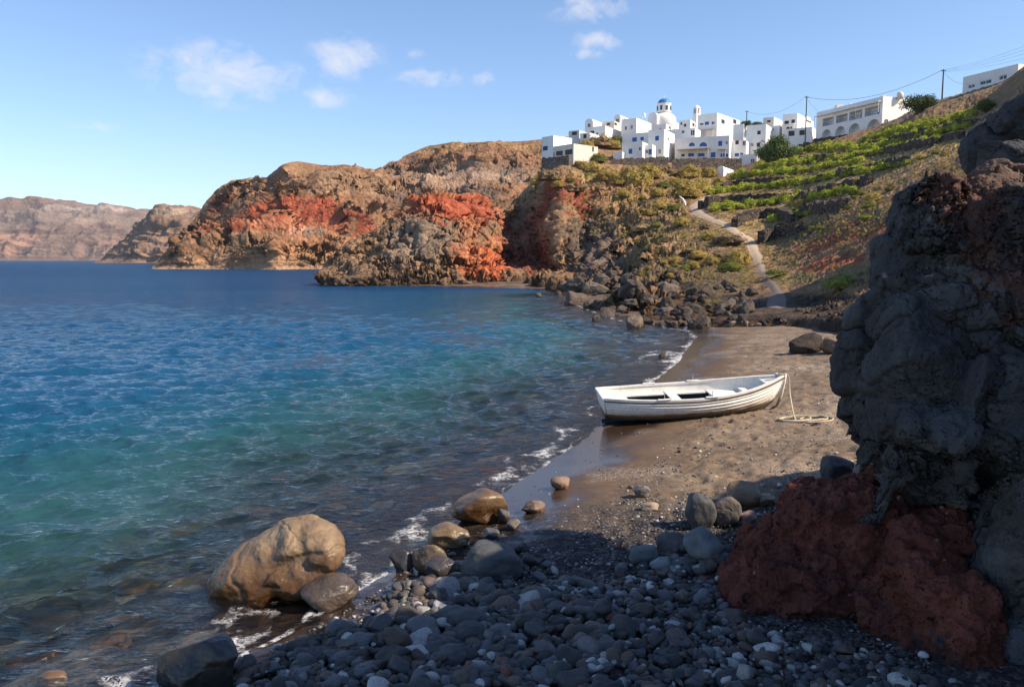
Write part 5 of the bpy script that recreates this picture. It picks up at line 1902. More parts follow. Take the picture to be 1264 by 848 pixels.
# floor grating slats
mb = MB()
for k in range(26):
    xx = 0.75 + k * 0.076
    mb.box(xx, xx + .03, -.42, .42, .163, .182)
mb.build('floor_grating', M_BDARK, boat)
for sx in (0.30, 0.55):
    for side in (-1, 1):
        i = int(sx * 60); x, y, z = hull_pt(i, 1.0, 0, False)
        mb = MB()
        mb.box(x - .15, x + .15, side * y - .045, side * y + .03, z + .034, z + .062)
        pad = mb.build('oarlock_pad', M_BWHITE, boat, bevel=0.012)
        mb = MB(); mb.tube([(x, side * y - .01, z + .05), (x, side * y - .01, z + .19)], 0.009, 8)
        mb.build('thole_pin', M_METAL, pad)
mb = MB()
mb.tube([(x_, 0, z_) for x_, z_ in ((BL - .34, .06), (BL - .16, .16), (BL - .06, .40), (BL + .0, .70), (BL + .03, .93))], [.028, .03, .03, .03, .032], 8)
mb.build('stem_post', M_HULL, boat, True)
mb = MB(); mb.box(0.02, BL - .32, -.022, .022, -.035, .06); mb.build('keel', M_BDARK, boat)
mb = MB(); mb.lathe([(.03, .0), (.036, .02), (.036, .09), (.05, .10), (.05, .12), (.02, .13)], 10, (BL - .20, 0, .83)); mb.build('mooring_post', M_METAL, boat, True)
mb = MB()
for k in range(4):
    pts = [(0.17 + .10 * math.cos(a) + .01 * k, -.38 + .13 * math.sin(a), .455 + .022 * k + .05 * math.sin(a * 2 + k)) for a in np.linspace(0, 6.28, 18)]
    mb.tube(pts, .017, 6)
coil = mb.build('rope_coil', M_ROPE, None, True)
tag(coil, 'small coil of rope lying on the stern seat of the boat', 'rope')

from mathutils import Matrix
b_loc = P(742, 519.5, 18.35)
b_loc[2] = 0.03
BM = Matrix.Translation(tuple(b_loc)) @ Matrix.Rotation(math.radians(3.5), 4, 'Z') @ Matrix.Rotation(math.radians(-2.4), 4, 'Y') @ Matrix.Rotation(math.radians(5.0), 4, 'X')
boat.matrix_world = BM
coil.matrix_world = BM

# the mooring rope from the bow to a loose coil on the sand
tip = BM @ Vector((BL - .18, -.03, .93))
g0 = ground_at(982, 520)
pts = [tip, BM @ Vector((BL + .04, -.07, .93)), BM @ Vector((BL + .09, -.10, .62))]
end = Vector(tuple(g0)) + Vector((0, 0, .02))
for t in (.35, .7, .9):
    p = pts[2].lerp(end, t); p.z -= 0.12 * math.sin(t * math.pi); pts.append(Vector((p.x, p.y, max(p.z, end.z))))
pts.append(end)
for a in np.linspace(0, 2 * math.pi * 3.4, 70):
    rr_ = 0.27 + 0.10 * math.sin(a * 0.73)
    qx = end.x + .22 + rr_ * 1.35 * math.cos(a + 3.0) + .14 * math.sin(a * .31); qy = end.y + .02 + rr_ * 0.95 * math.sin(a + 3.0)
    pts.append(Vector((qx, qy, float(beach_z(qx, qy)) + .018 + .010 * (a / 6.28))))
for a in np.linspace(0, 5.2, 22):
    qx = end.x - .18 - .24 * math.cos(a - 0.4) + .1; qy = end.y + .06 + .22 * math.sin(a - .4)
    pts.append(Vector((qx, qy, float(beach_z(qx, qy)) + .02)))
# smooth it
arr = np.array([p[:] for p in pts])
tq = np.linspace(0, len(arr) - 1, len(arr) * 3)
arr = pchip(np.arange(len(arr), dtype=float), arr, tq)
mb = MB(); mb.tube([tuple(p) for p in arr], 0.016, 7)
r = mb.build('mooring_line', M_ROPE, None, True)
tag(r, 'pale mooring rope hanging from the bow to a loose coil on the sand', 'rope')


# ------------------------------------------------------------------ the white village on the hill
def facade(mb, C, t, n, length, z0, z1, openings, depth=0.22):
    """a wall panel from C along t with recessed openings: (u0, u1, za, zb, arched)"""
    C = np.asarray(C, float); t = np.asarray(t, float); n = np.asarray(n, float)

    def pt(u, z, d=0.0):
        return (C[0] + t[0] * u - n[0] * d, C[1] + t[1] * u - n[1] * d, z)
    br = {0.0, length}
    ops = []
    for (u0, u1, za, zb, arc) in openings:
        u0, u1 = max(u0, 0.05), min(u1, length - 0.05)
        if u1 - u0 < 0.1:
            continue
        if arc:
            us = (u0 + u1) / 2 - (u1 - u0) / 2 * np.cos(np.linspace(0, math.pi, 13))
        else:
            us = np.array([u0, u1])
        br.update(float(x) for x in us)
        ops.append((u0, u1, za, zb, arc))

    def top(o, u):
        if not o[4]:
            return o[3]
        r = (o[1] - o[0]) / 2
        c = (o[0] + o[1]) / 2
        rise = min(r, o[3] - o[2])
        return o[3] - rise + rise * math.sqrt(max(0.0, 1 - ((u - c) / r) ** 2))
    br = sorted(br)
    for a, b in zip(br[:-1], br[1:]):
        if b - a < 1e-6:
            continue
        m = (a + b) / 2
        cov = sorted([o for o in ops if o[0] < m < o[1]], key=lambda o: o[2])
        za = zb = z0
        for o in cov:
            mb.quad(pt(a, za), pt(b, zb), pt(b, o[2]), pt(a, o[2]))
            ta, tb = top(o, a), top(o, b)
            d = o[5] if len(o) > 5 else depth
            mb.quad(pt(a, o[2], d), pt(b, o[2], d), pt(b, tb, d), pt(a, ta, d))       # back of the recess
            mb.quad(pt(a, ta), pt(b, tb), pt(b, tb, d), pt(a, ta, d))                  # soffit
            mb.quad(pt(a, o[2]), pt(b, o[2]), pt(b, o[2], d), pt(a, o[2], d))          # sill
            if abs(a - o[0]) < 1e-6:
                mb.quad(pt(a, o[2]), pt(a, ta), pt(a, ta, d), pt(a, o[2], d))
            if abs(b - o[1]) < 1e-6:
                mb.quad(pt(b, o[2]), pt(b, tb), pt(b, tb, d), pt(b, o[2], d))
            za, zb = ta, tb
        mb.quad(pt(a, za), pt(b, zb), pt(b, z1), pt(a, z1))
    return pt


class House:
    def __init__(self, name, label, cat='house', group=None):
        self.name, self.label, self.cat = name, label, cat
        self.root = None
        self.group = group

    def rel(self, mb):
        mb.v = [(x - self.o[0], y - self.o[1], z - self.o[2]) for x, y, z in mb.v]
        return mb

    def block(self, l, c, r, top, bot, Y, yaw=32, wins=(), mat=None, roof='flat', part='wall', deep=0.22, parapet=0.35):
        """l, c, r: pixel columns of the far left corner, the near corner and the far right corner; wins: (face, px, py, w, h, kind)"""
        mat = mat or M_WHITE
        a = math.radians(yaw)
        pc = P(c, (top + bot) / 2, Y)
        x0, Y0 = pc[0], Y
        uL, uR = ux(l, (top + bot) / 2), ux(r, (top + bot) / 2)
        lf = (x0 - uL * Y0) / (math.cos(a) + uL * math.sin(a))
        lr = (uR * Y0 - x0) / max(math.sin(a) - uR * math.cos(a), 0.03)
        lr = min(max(lr, 3.0), 16.0)
        z1 = P(c, top, Y)[2]
        zb = P(c, bot, Y)[2]
        tl = np.array([-math.cos(a), math.sin(a)]); tr = np.array([math.sin(a), math.cos(a)])
        C = np.array([x0, Y0])
        gz = [hill_under(*(C + tl * lf * i + tr * lr * j)) for i in (0, 1) for j in (0, 1)]
        gz = [g for g in gz if g is not None]
        z0 = min([zb - 0.6] + [g - 0.5 for g in gz if g > zb - 14])
        if self.root is None:
            self.o = np.array([x0 + (tl[0] * lf + tr[0] * lr) / 2, Y0 + (tl[1] * lf + tr[1] * lr) / 2, zb])
            self.root = empty(self.name, self.o, self.label, self.cat, self.group)
        nf = np.array([-math.sin(a), -math.cos(a)]); nr_ = np.array([math.cos(a), -math.sin(a)])
        ops = {'f': [], 'r': []}
        fit = []
        for w in wins:
            face, px, py, pw, ph, kind = w[:6]
            d = cam_dir(px, py)
            t, n = (tl, nf) if face == 'f' else (tr, nr_)
            # line of sight meets the wall plane
            k = (n @ C) / (n @ d[:2])
            hit = d * k
            u = float((hit[:2] - C) @ t); z = H + hit[2]
            dist = hit[1]
            fs = abs(float(n @ (d[:2] / np.linalg.norm(d[:2]))))
            wm = pw * dist / FPX / max(fs, 0.35); hm = ph * dist / FPX
            arc = kind.startswith('arch')
            o = [u - wm / 2, u + wm / 2, z - hm / 2, z + hm / 2, arc]
            L = lf if face == 'f' else lr
            if o[0] < 0.1 or o[1] > L - 0.1:
                sft = max(0.12 - o[0], 0) - max(o[1] - L + 0.12, 0)
                o[0] += sft; o[1] += sft
            dpt = 1.6 if kind in ('loggia', 'arch_deep') else deep
            ops[face].append(o)
            fit.append((face, o, kind, dpt))
        mb = MB()
        deepest = {'f': deep, 'r': deep}
        if any(f[3] > 1 for f in fit):
            deepest['f'] = 1.6
        facade(mb, C, tl, nf, lf, z0, z1, ops['f'], deepest['f'])
        facade(mb, C, tr, nr_, lr, z0, z1, ops['r'], deep)
        A, Bp, D, E = C, C + tl * lf, C + tl * lf + tr * lr, C + tr * lr
        q3 = lambda p, z: (p[0], p[1], z)
        mb.quad(q3(Bp, z0), q3(D, z0), q3(D, z1), q3(Bp, z1))
        mb.quad(q3(D, z0), q3(E, z0), q3(E, z1), q3(D, z1))
        if roof == 'flat':
            ctr = (A + D) / 2
            ins = [ctr + (p - ctr) * (1 - 0.5 / max(np.linalg.norm(p - ctr), 1)) for p in (A, Bp, D, E)]
            out4 = [A, Bp, D, E]
            for i in range(4):
                j = (i + 1) % 4
                mb.quad(q3(out4[i], z1), q3(out4[j], z1), q3(ins[j], z1), q3(ins[i], z1))
                mb.quad(q3(ins[i], z1), q3(ins[j], z1), q3(ins[j], z1 - parapet), q3(ins[i], z1 - parapet))
            mb.quad(*[q3(p, z1 - parapet) for p in ins])
        elif roof == 'vault':
            n = 12
            r0 = lf / 2
            prev = None
            for k in range(n + 1):
                an = math.pi * k / n
                off = tl * (r0 - r0 * math.cos(an)); zz = z1 + r0 * 0.85 * math.sin(an)
                p1, p2 = A + off, A + off + tr * lr
                cur = (q3(p1, zz), q3(p2, zz))
                if prev:
                    mb.quad(prev[0], cur[0], cur[1], prev[1])
                    mb.quad(prev[0], cur[0], q3(A + off, z1), q3(A + tl * (r0 - r0 * math.cos(an - math.pi / n)), z1))
                    mb.quad(prev[1], cur[1], q3(p2, z1), q3(p2 - tl * 0.001, z1))
                prev = cur
        self.rel(mb).build(part, mat, self.root)
        for (face, o, kind, dpt) in fit:
            t, n = (tl, nf) if face == 'f' else (tr, nr_)
            L = lf if face == 'f' else lr
            dd = (deepest['f'] if face == 'f' else deep)

            def bx(u0, u1, za, zb_, d0, d1):
                m_ = MB()
                cs = []
                for z in (za, zb_):
                    for (u, d) in ((u0, d0), (u1, d0), (u1, d1), (u0, d1)):
                        cs.append((C[0] + t[0] * u - n[0] * d, C[1] + t[1] * u - n[1] * d, z))
                m_.hexa(cs)
                return m_
            u0, u1, za, zb_, arc = o
            if kind in ('loggia', 'arch_deep'):
                w = (u1 - u0)
                m1 = bx(u0 + w * .12, u0 + w * .48, za + 0.02, za + (zb_ - za) * (.72 if arc else .86), dd - .08, dd - .02)
                self.rel(m1).build('door', M_BLUE, self.root)
                if kind == 'loggia':
                    m2 = bx(u0 + .02, u1 - .02, za + .75, za + .85, .08, .14)
                    for q in np.linspace(u0 + .1, u1 - .1, 9):
                        b2 = bx(q - .03, q + .03, za, za + .74, .09, .13)
                        nn = len(m2.v); m2.v += b2.v; m2.f += [tuple(i + nn for i in f) for f in b2.f]
                    self.rel(m2).build('railing', M_BLUE, self.root)
                continue
            blue = kind.endswith('blue')
            door = 'door' in kind
            fr = MB()
            fw = 0.10
            for (p0, p1, q0, q1) in ((u0, u0 + fw, za, zb_), (u1 - fw, u1, za, zb_), (u0 + fw, u1 - fw, zb_ - fw, zb_), (u0 + fw, u1 - fw, za, za + fw), ((u0 + u1) / 2 - .04, (u0 + u1) / 2 + .04, za + fw, zb_ - fw)):
                b2 = bx(p0, p1, q0, q1, dd - .12, dd - .004)
                nn = len(fr.v); fr.v += b2.v; fr.f += [tuple(i + nn for i in f) for f in b2.f]
            wd = self.rel(fr).build('door' if door else 'window', M_BLUE if blue else M_WHITE if kind != 'dark' else M_WOOD, self.root)
            pn = bx(u0 + fw, u1 - fw, za + fw, zb_ - fw, dd - .06, dd - .01)
            self.rel(pn).build('panel' if door else 'pane', M_BLUE if blue else (M_GLASS if kind != 'dark' else M_DARKWIN), wd)
        return dict(C=C, tl=tl, tr=tr, lf=lf, lr=lr, z1=z1, zb=zb, nf=nf, nr=nr_)

    def awning(self, g, u0, u1, z, out_, mat=None, th=.12, part='awning'):
        mb = MB()
        C, t, n = g['C'], g['tl'], g['nf']
        cs = []
        for dz in (0, th):
            for (u, d) in ((u0, .0), (u1, .0), (u1, out_), (u0, out_)):
                cs.append((C[0] + t[0] * u + n[0] * (d + .01), C[1] + t[1] * u + n[1] * (d + .01), z + dz - d * .12))
        mb.hexa(cs)
        aw = self.rel(mb).build(part, mat or M_REED, self.root)
        mb = MB()
        for u in np.linspace(u0 + .1, u1 - .1, 4):
            mb = MB()
            x, y = C[0] + t[0] * u + n[0] * (out_ - .1), C[1] + t[1] * u + n[1] * (out_ - .1)
            mb.box(x - .05, x + .05, y - .05, y + .05, z - 2.4, z - out_ * .12 + .0)
            self.rel(mb).build('awning_post', M_WHITE, aw)


# back rows first
h = House('house', 'white barrel vaulted house with an arched front at the far upper left of the village')
h.block(722, 732, 747, 151, 163, 238, 30, [('f', 727, 155, 4, 5, 'arch')], roof='vault')
h = House('house', 'long low white house below the left vaulted roof, with one small window')
h.block(728, 747, 768, 155.5, 170, 228, 30, [('f', 737, 166, 2.5, 3.5, 'dark'), ('f', 731, 164, 5, 4, 'dark')])
h = House('house', 'white vaulted house with a round arched gable left of the church')
h.block(758, 766, 786, 145, 156, 250, 30, [('f', 762, 149, 4, 5, 'arch'), ('r', 771, 143.5 + 4, 2, 2, 'dark')], roof='vault')
h = House('house', 'rough stone and plaster house between the two vaulted roofs')
h.block(744, 758, 772, 149.5, 160, 242, 30, [('f', 751, 153.5, 4, 3, 'dark'), ('r', 760, 153.5, 3, 3, 'dark')], mat=M_CREAM)
h = House('house', 'tall white house with two arched windows before the right vaulted roof')
h.block(767, 785.5, 804, 146, 168, 230, 32, [('f', 772.5, 158.5, 3, 5, 'arch_dark'), ('f', 779.5, 157, 3, 5, 'arch_dark')])
# church
ch = House('church', 'white church with a bright blue dome at the top of the village', 'church')
g = ch.block(803, 823, 846, 146, 160, 245, 30, [('f', 812, 152, 2.5, 5, 'arch_dark')])
g2 = ch.block(800, 811, 828, 143.5, 152, 243, 30, roof='vault', part='nave_vault')
cpt = P(819.5, 141, 248)
k = 248 / FPX
mb = MB(); mb.lathe([(14.5 * k, -6.0), (14.5 * k, -2.0)] + [(14.5 * k * math.cos(q) ** .9, -2.0 + 2.4 * math.sin(q)) for q in np.linspace(.15, 1.15, 8)], 28, tuple(cpt)); ch.rel(mb).build('apse', M_WHITE, ch.root, True)
mb = MB(); mb.lathe([(8.5 * k, .0), (8.5 * k, 2.45), (8.9 * k, 2.5), (8.9 * k, 2.7), (8.2 * k, 2.72)], 12, tuple(cpt + np.array([0, 0, .3]))); drum = ch.rel(mb).build('drum', M_WHITE, ch.root)
for an in range(0, 360, 45):
    aa = math.radians(an + 12)
    mb = MB(); cx_, cy_ = cpt[0] + 8.42 * k * math.cos(aa), cpt[1] + 8.42 * k * math.sin(aa)
    tx, ty = -math.sin(aa) * .32, math.cos(aa) * .32
    nx, ny = math.cos(aa) * .10, math.sin(aa) * .10
    cs = [(cx_ + sx * tx + sn * nx, cy_ + sx * ty + sn * ny, cpt[2] + zz) for zz in (.9, 2.2) for (sx, sn) in ((-1, -1), (1, -1), (1, 1), (-1, 1))]
    mb.hexa(cs); ch.rel(mb).build('window', M_DARKWIN, drum)
mb = MB(); R = 7.6 * k
mb.lathe([(R * math.cos(a_), R * 0.80 * math.sin(a_)) for a_ in np.linspace(0, math.pi / 2 - .05, 10)], 28, tuple(cpt + np.array([0, 0, 3.02]))); dome = ch.rel(mb).build('dome', M_DOME, ch.root, True)
zt = cpt[2] + 3.02 + R * .8
mb = MB(); mb.box(cpt[0] - .06, cpt[0] + .06, cpt[1] - .06, cpt[1] + .06, zt - .1, zt + .95); mb.box(cpt[0] - .32, cpt[0] + .32, cpt[1] - .05, cpt[1] + .05, zt + .5, zt + .62); ch.rel(mb).build('cross', M_WHITE, dome)
# bell tower
bt = House('bell_tower', 'slender white bell tower with open arches right of the blue dome', 'tower')
g = bt.block(855, 860, 864.5, 133, 152, 240, 35, [('f', 857.5, 137.5, 2.2, 6, 'arch_dark'), ('r', 862, 137.5, 2.0, 6, 'arch_dark')], roof='flat', part='tower_wall', deep=.5)
cpt = (g['C'] + g['tl'] * g['lf'] / 2 + g['tr'] * g['lr'] / 2)
mb = MB(); mb.lathe([(1.05, -.2), (1.05, .15), (.75, .5), (.4, .8), (.08, .95)], 12, (cpt[0], cpt[1], g['z1'])); bt.rel(mb).build('cap', M_WHITE, bt.root, True)
# terrace walls between church and tower
h = House('house', 'low white terrace house with small dark windows between church and bell tower')
h.block(838, 852, 862, 148, 160, 236, 30, [('f', 845.5, 155, 3, 3.5, 'dark'), ('f', 841, 153, 2, 3, 'dark'), ('r', 856, 154.5, 3, 4, 'dark')])
h = House('house', 'white terraced block with a pale doorway in the middle of the village')
h.block(822, 858, 880, 158, 172, 222, 28, [('f', 856.5, 164, 5, 7, 'door_pale'), ('f', 843, 163, 4, 4, 'pale')])
# big block
h = House('house', 'large square white house with two windows on its sunny wall right of the bell tower')
g = h.block(861, 885, 916, 139.5, 166, 226, 38, [('f', 872.5, 152.5, 5, 4, 'win_blue'), ('f', 880, 152, 4, 4, 'pale'), ('f', 866, 153.5, 4, 2, 'dark'), ('r', 892.5, 150.5, 4, 5, 'dark'), ('r', 907, 150.5, 4, 5, 'dark')])
h.awning(g, .5, g['lf'] - .5, g['zb'] + 1.4, 1.2)
h = House('house', 'low white wall house right of the large square house')
h.block(905, 918, 929, 153, 170, 224, 35, [('r', 922, 163, 3, 4, 'pale')])
# middle row
h = House('house', 'two storey white house with blue windows at the left of the village front')
h.block(768, 801, 806, 163.5, 182, 212, 26, [('f', 783.2, 172.5, 5.5, 5, 'win_blue'), ('f', 792.6, 171.5, 4, 4, 'win_blue')])
h.block(767.5, 793, 800, 175, 194.5, 203, 26, [('f', 778.2, 187, 4.5, 6, 'win_blue'), ('f', 789.8, 184, 2.2, 3.5, 'win_blue')], part='lower_wall')
h.block(786, 805, 811, 178.5, 194.5, 204.5, 26, [('f', 798.5, 187.5, 4, 5, 'pale'), ('f', 806.6, 187.5, 4.2, 6.5, 'door_blue')], part='porch_wall')
h.block(757, 768, 774, 187.5, 196.5, 203, 26, [], part='yard_wall')
h = House('house', 'tall white house with a bright blank side wall left of the pergola terrace')
h.block(800, 819.5, 832.5, 159.5, 194.5, 207, 27, [('f', 811, 171, 4.5, 5.5, 'win_blue'), ('f', 814.2, 187, 3.4, 6, 'pale'), ('r', 825.5, 172, 1.5, 4, 'dark')])
h = House('house', 'white house with a row of blue arched windows over a reed pergola')
g = h.block(833, 878, 884, 168.5, 195, 208, 20, [('f', 854, 178.5, 7, 4.5, 'arch_blue'), ('f', 868, 178.5, 9, 5, 'arch_blue'), ('f', 843, 192, 4, 3, 'dark'), ('f', 853, 191.5, 7, 4, 'win_blue'), ('f', 865, 191.5, 9, 4, 'win_blue')])
h.awning(g, .4, g['lf'] - .8, g['zb'] + 2.3, 2.2)
h = House('house', 'narrow white gabled house with one blue upper window and a blue door')
g = h.block(877, 900, 905, 167.5, 195.5, 206, 22, [('f', 889, 177.5, 4.6, 6, 'win_blue'), ('f', 897, 176.5, 3, 4.5, 'pale'), ('f', 879.5, 191.5, 5.5, 6, 'door_blue'), ('f', 892, 192, 5, 4, 'win_blue'), ('f', 899.3, 192, 3.4, 4, 'win_blue')])
h.awning(g, .6, 2.8, g['zb'] + 2.2, 1.4)
h = House('house', 'white house with two stacked balconies beside the narrow gabled house')
h.block(901, 921, 928, 173, 197, 209, 24, [('f', 909.8, 176, 4, 5, 'dark'), ('f', 918.5, 177, 4, 6, 'pale'), ('f', 909.5, 191.5, 5, 4, 'win_blue'), ('f', 915.5, 191.5, 3.5, 5, 'win_blue')])
h = House('house', 'tall white house with three small dark windows left of the big green bush')
h.block(921, 945, 960, 153.5, 198, 212, 30, [('f', 936.8, 164, 4, 4.5, 'dark'), ('f', 928.5, 179, 3, 4, 'pale'), ('f', 936.2, 179, 4, 5, 'dark'), ('r', 951.5, 164, 1.5, 4, 'dark')])
h.block(913, 934, 942, 190, 213, 203, 30, [('f', 929, 200, 5, 8, 'arch_dark')], part='stair_wall')
# left modern house
h = House('house', 'cream modern house with large dark windows standing alone at the left end of the village')
h.block(669, 683, 706, 167.5, 198, 200, 48, [('f', 673, 183.5, 6, 5, 'dark')], mat=M_WHITE)
h.block(682, 708, 738, 177.5, 198, 195, 48, [('f', 690.5, 189.5, 8, 5.5, 'dark'), ('f', 702, 188, 9, 6, 'dark'), ('f', 681.5 + 1.5, 191, 2, 5, 'dark'), ('r', 732, 184.5, 2, 6, 'dark')], mat=M_CREAM, part='lower_wall')
# right hand part of the village
h = House('house', 'pale house with a flat roof at the skyline behind the tall house with three windows')
h.block(942, 955, 967, 144.5, 160, 225, 35, [('f', 949, 150, 4, 2.5, 'dark')], mat=M_CREAM)
h = House('house', 'white house with a curved parapet left of the electricity pole')
g = h.block(966, 984, 1008, 140, 166, 215, 35, [('f', 971, 151.5, 5, 4, 'dark'), ('f', 979, 150, 4, 4, 'dark'), ('r', 998, 148, 8, 6, 'dark'), ('f', 974, 160, 7, 6, 'dark'), ('r', 992, 161, 7, 5, 'dark'), ('r', 1002, 160, 5, 5, 'dark')])
h.awning(g, .3, g['lf'] - .3, g['zb'] + 2.7, 1.6, M_WHITE)
ar = House('arcade_house', 'long white house with four ground floor arches and blue balconies', 'house')
g = ar.block(1008, 1089, 1127, 119, 166, 183, 70, [
    ('f', 1078, 156.5, 14, 17, 'arch_deep'), ('f', 1054.5, 160, 12, 14, 'arch_deep'), ('f', 1037, 163, 11, 13, 'arch_deep'), ('f', 1020, 166.5, 10, 12, 'arch_deep'),
    ('f', 1076.5, 137.5, 16, 10, 'loggia'), ('f', 1056, 142.5, 14, 10, 'loggia'), ('f', 1039, 146.5, 12.5, 9, 'loggia'), ('f', 1022, 150.5, 12, 9, 'loggia'), ('r', 1094, 152, 5, 9, 'arch_dark')])
ar.awning(g, .2, g['lf'] - .2, g['z1'] - 1.1, 1.0, M_WHITE, .16, 'eaves_roof')
mb = MB()
for (u, d, s, hh) in ((3, 3, .5, .9), (12, 2, .4, .7), (17, 3, .8, 1.2)):
    p = g['C'] + g['tl'] * u + g['tr'] * d
    mb.box(p[0] - s, p[0] + s, p[1] - s, p[1] + s, g['z1'] - .4, g['z1'] + hh)
ar.rel(mb).build('chimney', M_CREAM, ar.root)
h = House('house', 'long plain white house with three grey shuttered windows on the skyline at the top right')
h.block(1189, 1256, 1272, 79, 112, 132, 70, [('f', 1199, 107, 7, 4.5, 'pale'), ('f', 1216.5, 102, 12, 5, 'pale'), ('f', 1238, 96, 8, 5.5, 'pale')])
h = House('house', 'low stone coloured house at the far left end of the village skyline')
h.block(702, 715, 727, 161, 172, 232, 32, [('f', 709, 165, 6, 4, 'dark')], mat=M_CREAM)
h = House('house', 'low white house with a black doorway left of the ochre shrubs')
h.block(716, 728, 744, 164, 174, 222, 32, [('f', 722, 168.5, 4, 5, 'dark')])
h = House('house', 'narrow white stepped house between the church and the tall house below it')
h.block(806, 822, 832, 153, 168, 226, 30, [('f', 815, 160, 3, 4, 'pale'), ('r', 827, 158, 2.5, 3.5, 'dark')])
h = House('house', 'low white flat roofed house left of the curved parapet house')
h.block(940, 962, 972, 155, 170, 218, 32, [('f', 953, 160.5, 4, 4, 'pale'), ('f', 946, 161, 3, 4, 'dark')])
h = House('house', 'small white house with a shaded terrace at the left foot of the electricity pole')
h.block(968, 1002, 1010, 157, 174, 206, 32, [('f', 977, 165, 7, 6, 'dark'), ('f', 990, 164, 6, 6, 'dark')])
# small white hut below the stone wall
h = House('hut', 'small white hut with a rounded roof below the village stone wall', 'hut')
h.block(885.5, 893, 906, 208, 222, 188, 30, [], roof='vault')

# small skyline details: water tanks and chimneys
for (px, py, Y, s, lab) in [(795, 144, 240, .55, 'small round white water tank on the roof left of the church'), (1111, 119, 184, .7, 'grey water tank on the roof of the arcade house')]:
    c_ = P(px, py, Y); mb = MB()
    mb.lathe([(s, -.6), (s, .5), (s * .8, .8), (s * .2, .95)], 12); t_ = mb.build('water_tank', M_WHITE if Y > 200 else M_CREAM, None, True); t_.location = tuple(c_); tag(t_, lab, 'tank')


# ------------------------------------------------------------------ stone walls
def stone_wall(pts, hpx, label, mat, thick=0.7, name='stone_wall', Y=None, rough=0.12, cat='wall', group=None):
    """pts: pixel line of the wall top; it stands on the slope hpx lower"""
    xs = np.array([p[0] for p in pts], float)
    t = np.linspace(0, 1, max(8, int((xs.max() - xs.min()) / 2.2)))
    L = pchip(np.linspace(0, 1, len(pts)), np.array(pts, float), t) if len(pts) > 2 else np.array(pts[0])[None] * (1 - t[:, None]) + np.array(pts[1])[None] * t[:, None]
    base = []; top = []
    for i, (px, py) in enumerate(L):
        if Y is None:
            h_, _ = hill_at(px, py + hpx)
            if h_ is None:
                continue
            Yi = h_[1]
        else:
            Yi = Y[0] + (Y[1] - Y[0]) * t[i]
        p = P(px, py + hpx, Yi); q = P(px, py, Yi)
        base.append(p); top.append(q)
    base, top = np.array(base), np.array(top)
    # ease jumps in depth
    for _ in range(3):
        base[1:-1, 1] = (base[:-2, 1] + base[1:-1, 1] * 2 + base[2:, 1]) / 4
    sc = base[:, 1] / top[:, 1]
    top[:, 0] *= sc; base[:, 0] = top[:, 0]
    top[:, 1] = base[:, 1]
    rs_ = np.random.RandomState(int(xs[0]))
    jt = rs_.normal(0, rough, len(top))
    mb = MB()
    for i in range(len(base) - 1):
        a, b = base[i], base[i + 1]
        d = (b - a)[:2]; nrm = np.array([-d[1], d[0]]) / max(np.linalg.norm(d), 1e-6)
        if nrm[1] < 0:
            nrm = -nrm
        o = nrm * thick
        za, zb = top[i][2] + jt[i], top[i + 1][2] + jt[i + 1]
        mb.hexa([(a[0], a[1], a[2] - 1.2), (b[0], b[1], b[2] - 1.2), (b[0] + o[0], b[1] + o[1], b[2] - 1.2), (a[0] + o[0], a[1] + o[1], a[2] - 1.2), (a[0], a[1], za), (b[0], b[1], zb), (b[0] + o[0], b[1] + o[1], zb), (a[0] + o[0], a[1] + o[1], za)])
    w = mb.build(name, mat)
    return tag(w, label, cat, group)


stone_wall([(668.5, 195.5), (685, 193.8), (702, 192.5)], 19, 'dry stone retaining wall under the cream modern house', M_STONEWALL, Y=(196, 188))
stone_wall([(754, 197), (790, 195.2), (808, 194.5), (825, 193.8)], 15, 'dry stone retaining wall under the left half of the village front', M_STONEWALL, Y=(200, 199))
stone_wall([(830, 196), (870, 195.6), (916, 195.8)], 17, 'long dry stone retaining wall under the pergola terrace', M_STONEWALL, Y=(201, 200))
stone_wall([(1003, 172.5), (1040, 166.5), (1079, 160)], 15, 'sloping dark stone wall below the arches of the arcade house', M_LAVASTONE, Y=(198, 176))
TW = [([(1056, 180.5), (1100, 170), (1150, 158), (1204, 145.5)], 7, 'topmost long terrace wall under the highest row of vines'), ([(1032, 196), (1070, 188), (1110, 179.5), (1153, 171), (1192, 163)], 6, 'second terrace wall from the top below the arcade house'),
      ([(993, 221), (1030, 211.5), (1063, 205), (1095, 198), (1123, 192.5)], 8, 'third terrace wall ending at the scrub slope on the right'), ([(953, 201), (975, 196), (1000, 192.5), (1027, 189.5)], 6, 'short terrace wall right of the big green bush'),
      ([(893, 226), (915, 222), (940, 220), (974, 219)], 8, 'terrace wall right of the small white hut'), ([(980, 242), (1005, 234), (1037, 225.5), (1079, 217)], 8, 'terrace wall below the middle of the vineyard'),
      ([(866, 248), (880, 243.5), (905, 241), (940, 240), (971, 239)], 10, 'curved terrace wall above the bend of the path'), ([(977, 259), (1010, 251), (1047, 246.5)], 9, 'short terrace wall above the lowest patch of vines'),
      ([(911, 270), (925, 262), (943, 258.5), (963, 257), (985, 263)], 11, 'lower terrace wall close above the path'), ([(944, 286), (960, 279), (982, 275)], 15, 'lowest crumbling terrace wall beside the path'),
      ([(985, 178), (1003, 176.5), (1022, 175)], 7, 'short wall under the round dark bush left of the arcade house')]
for pts, hp, lab in TW:
    stone_wall(pts, hp, lab, M_LAVASTONE, 0.8, 'terrace_wall')

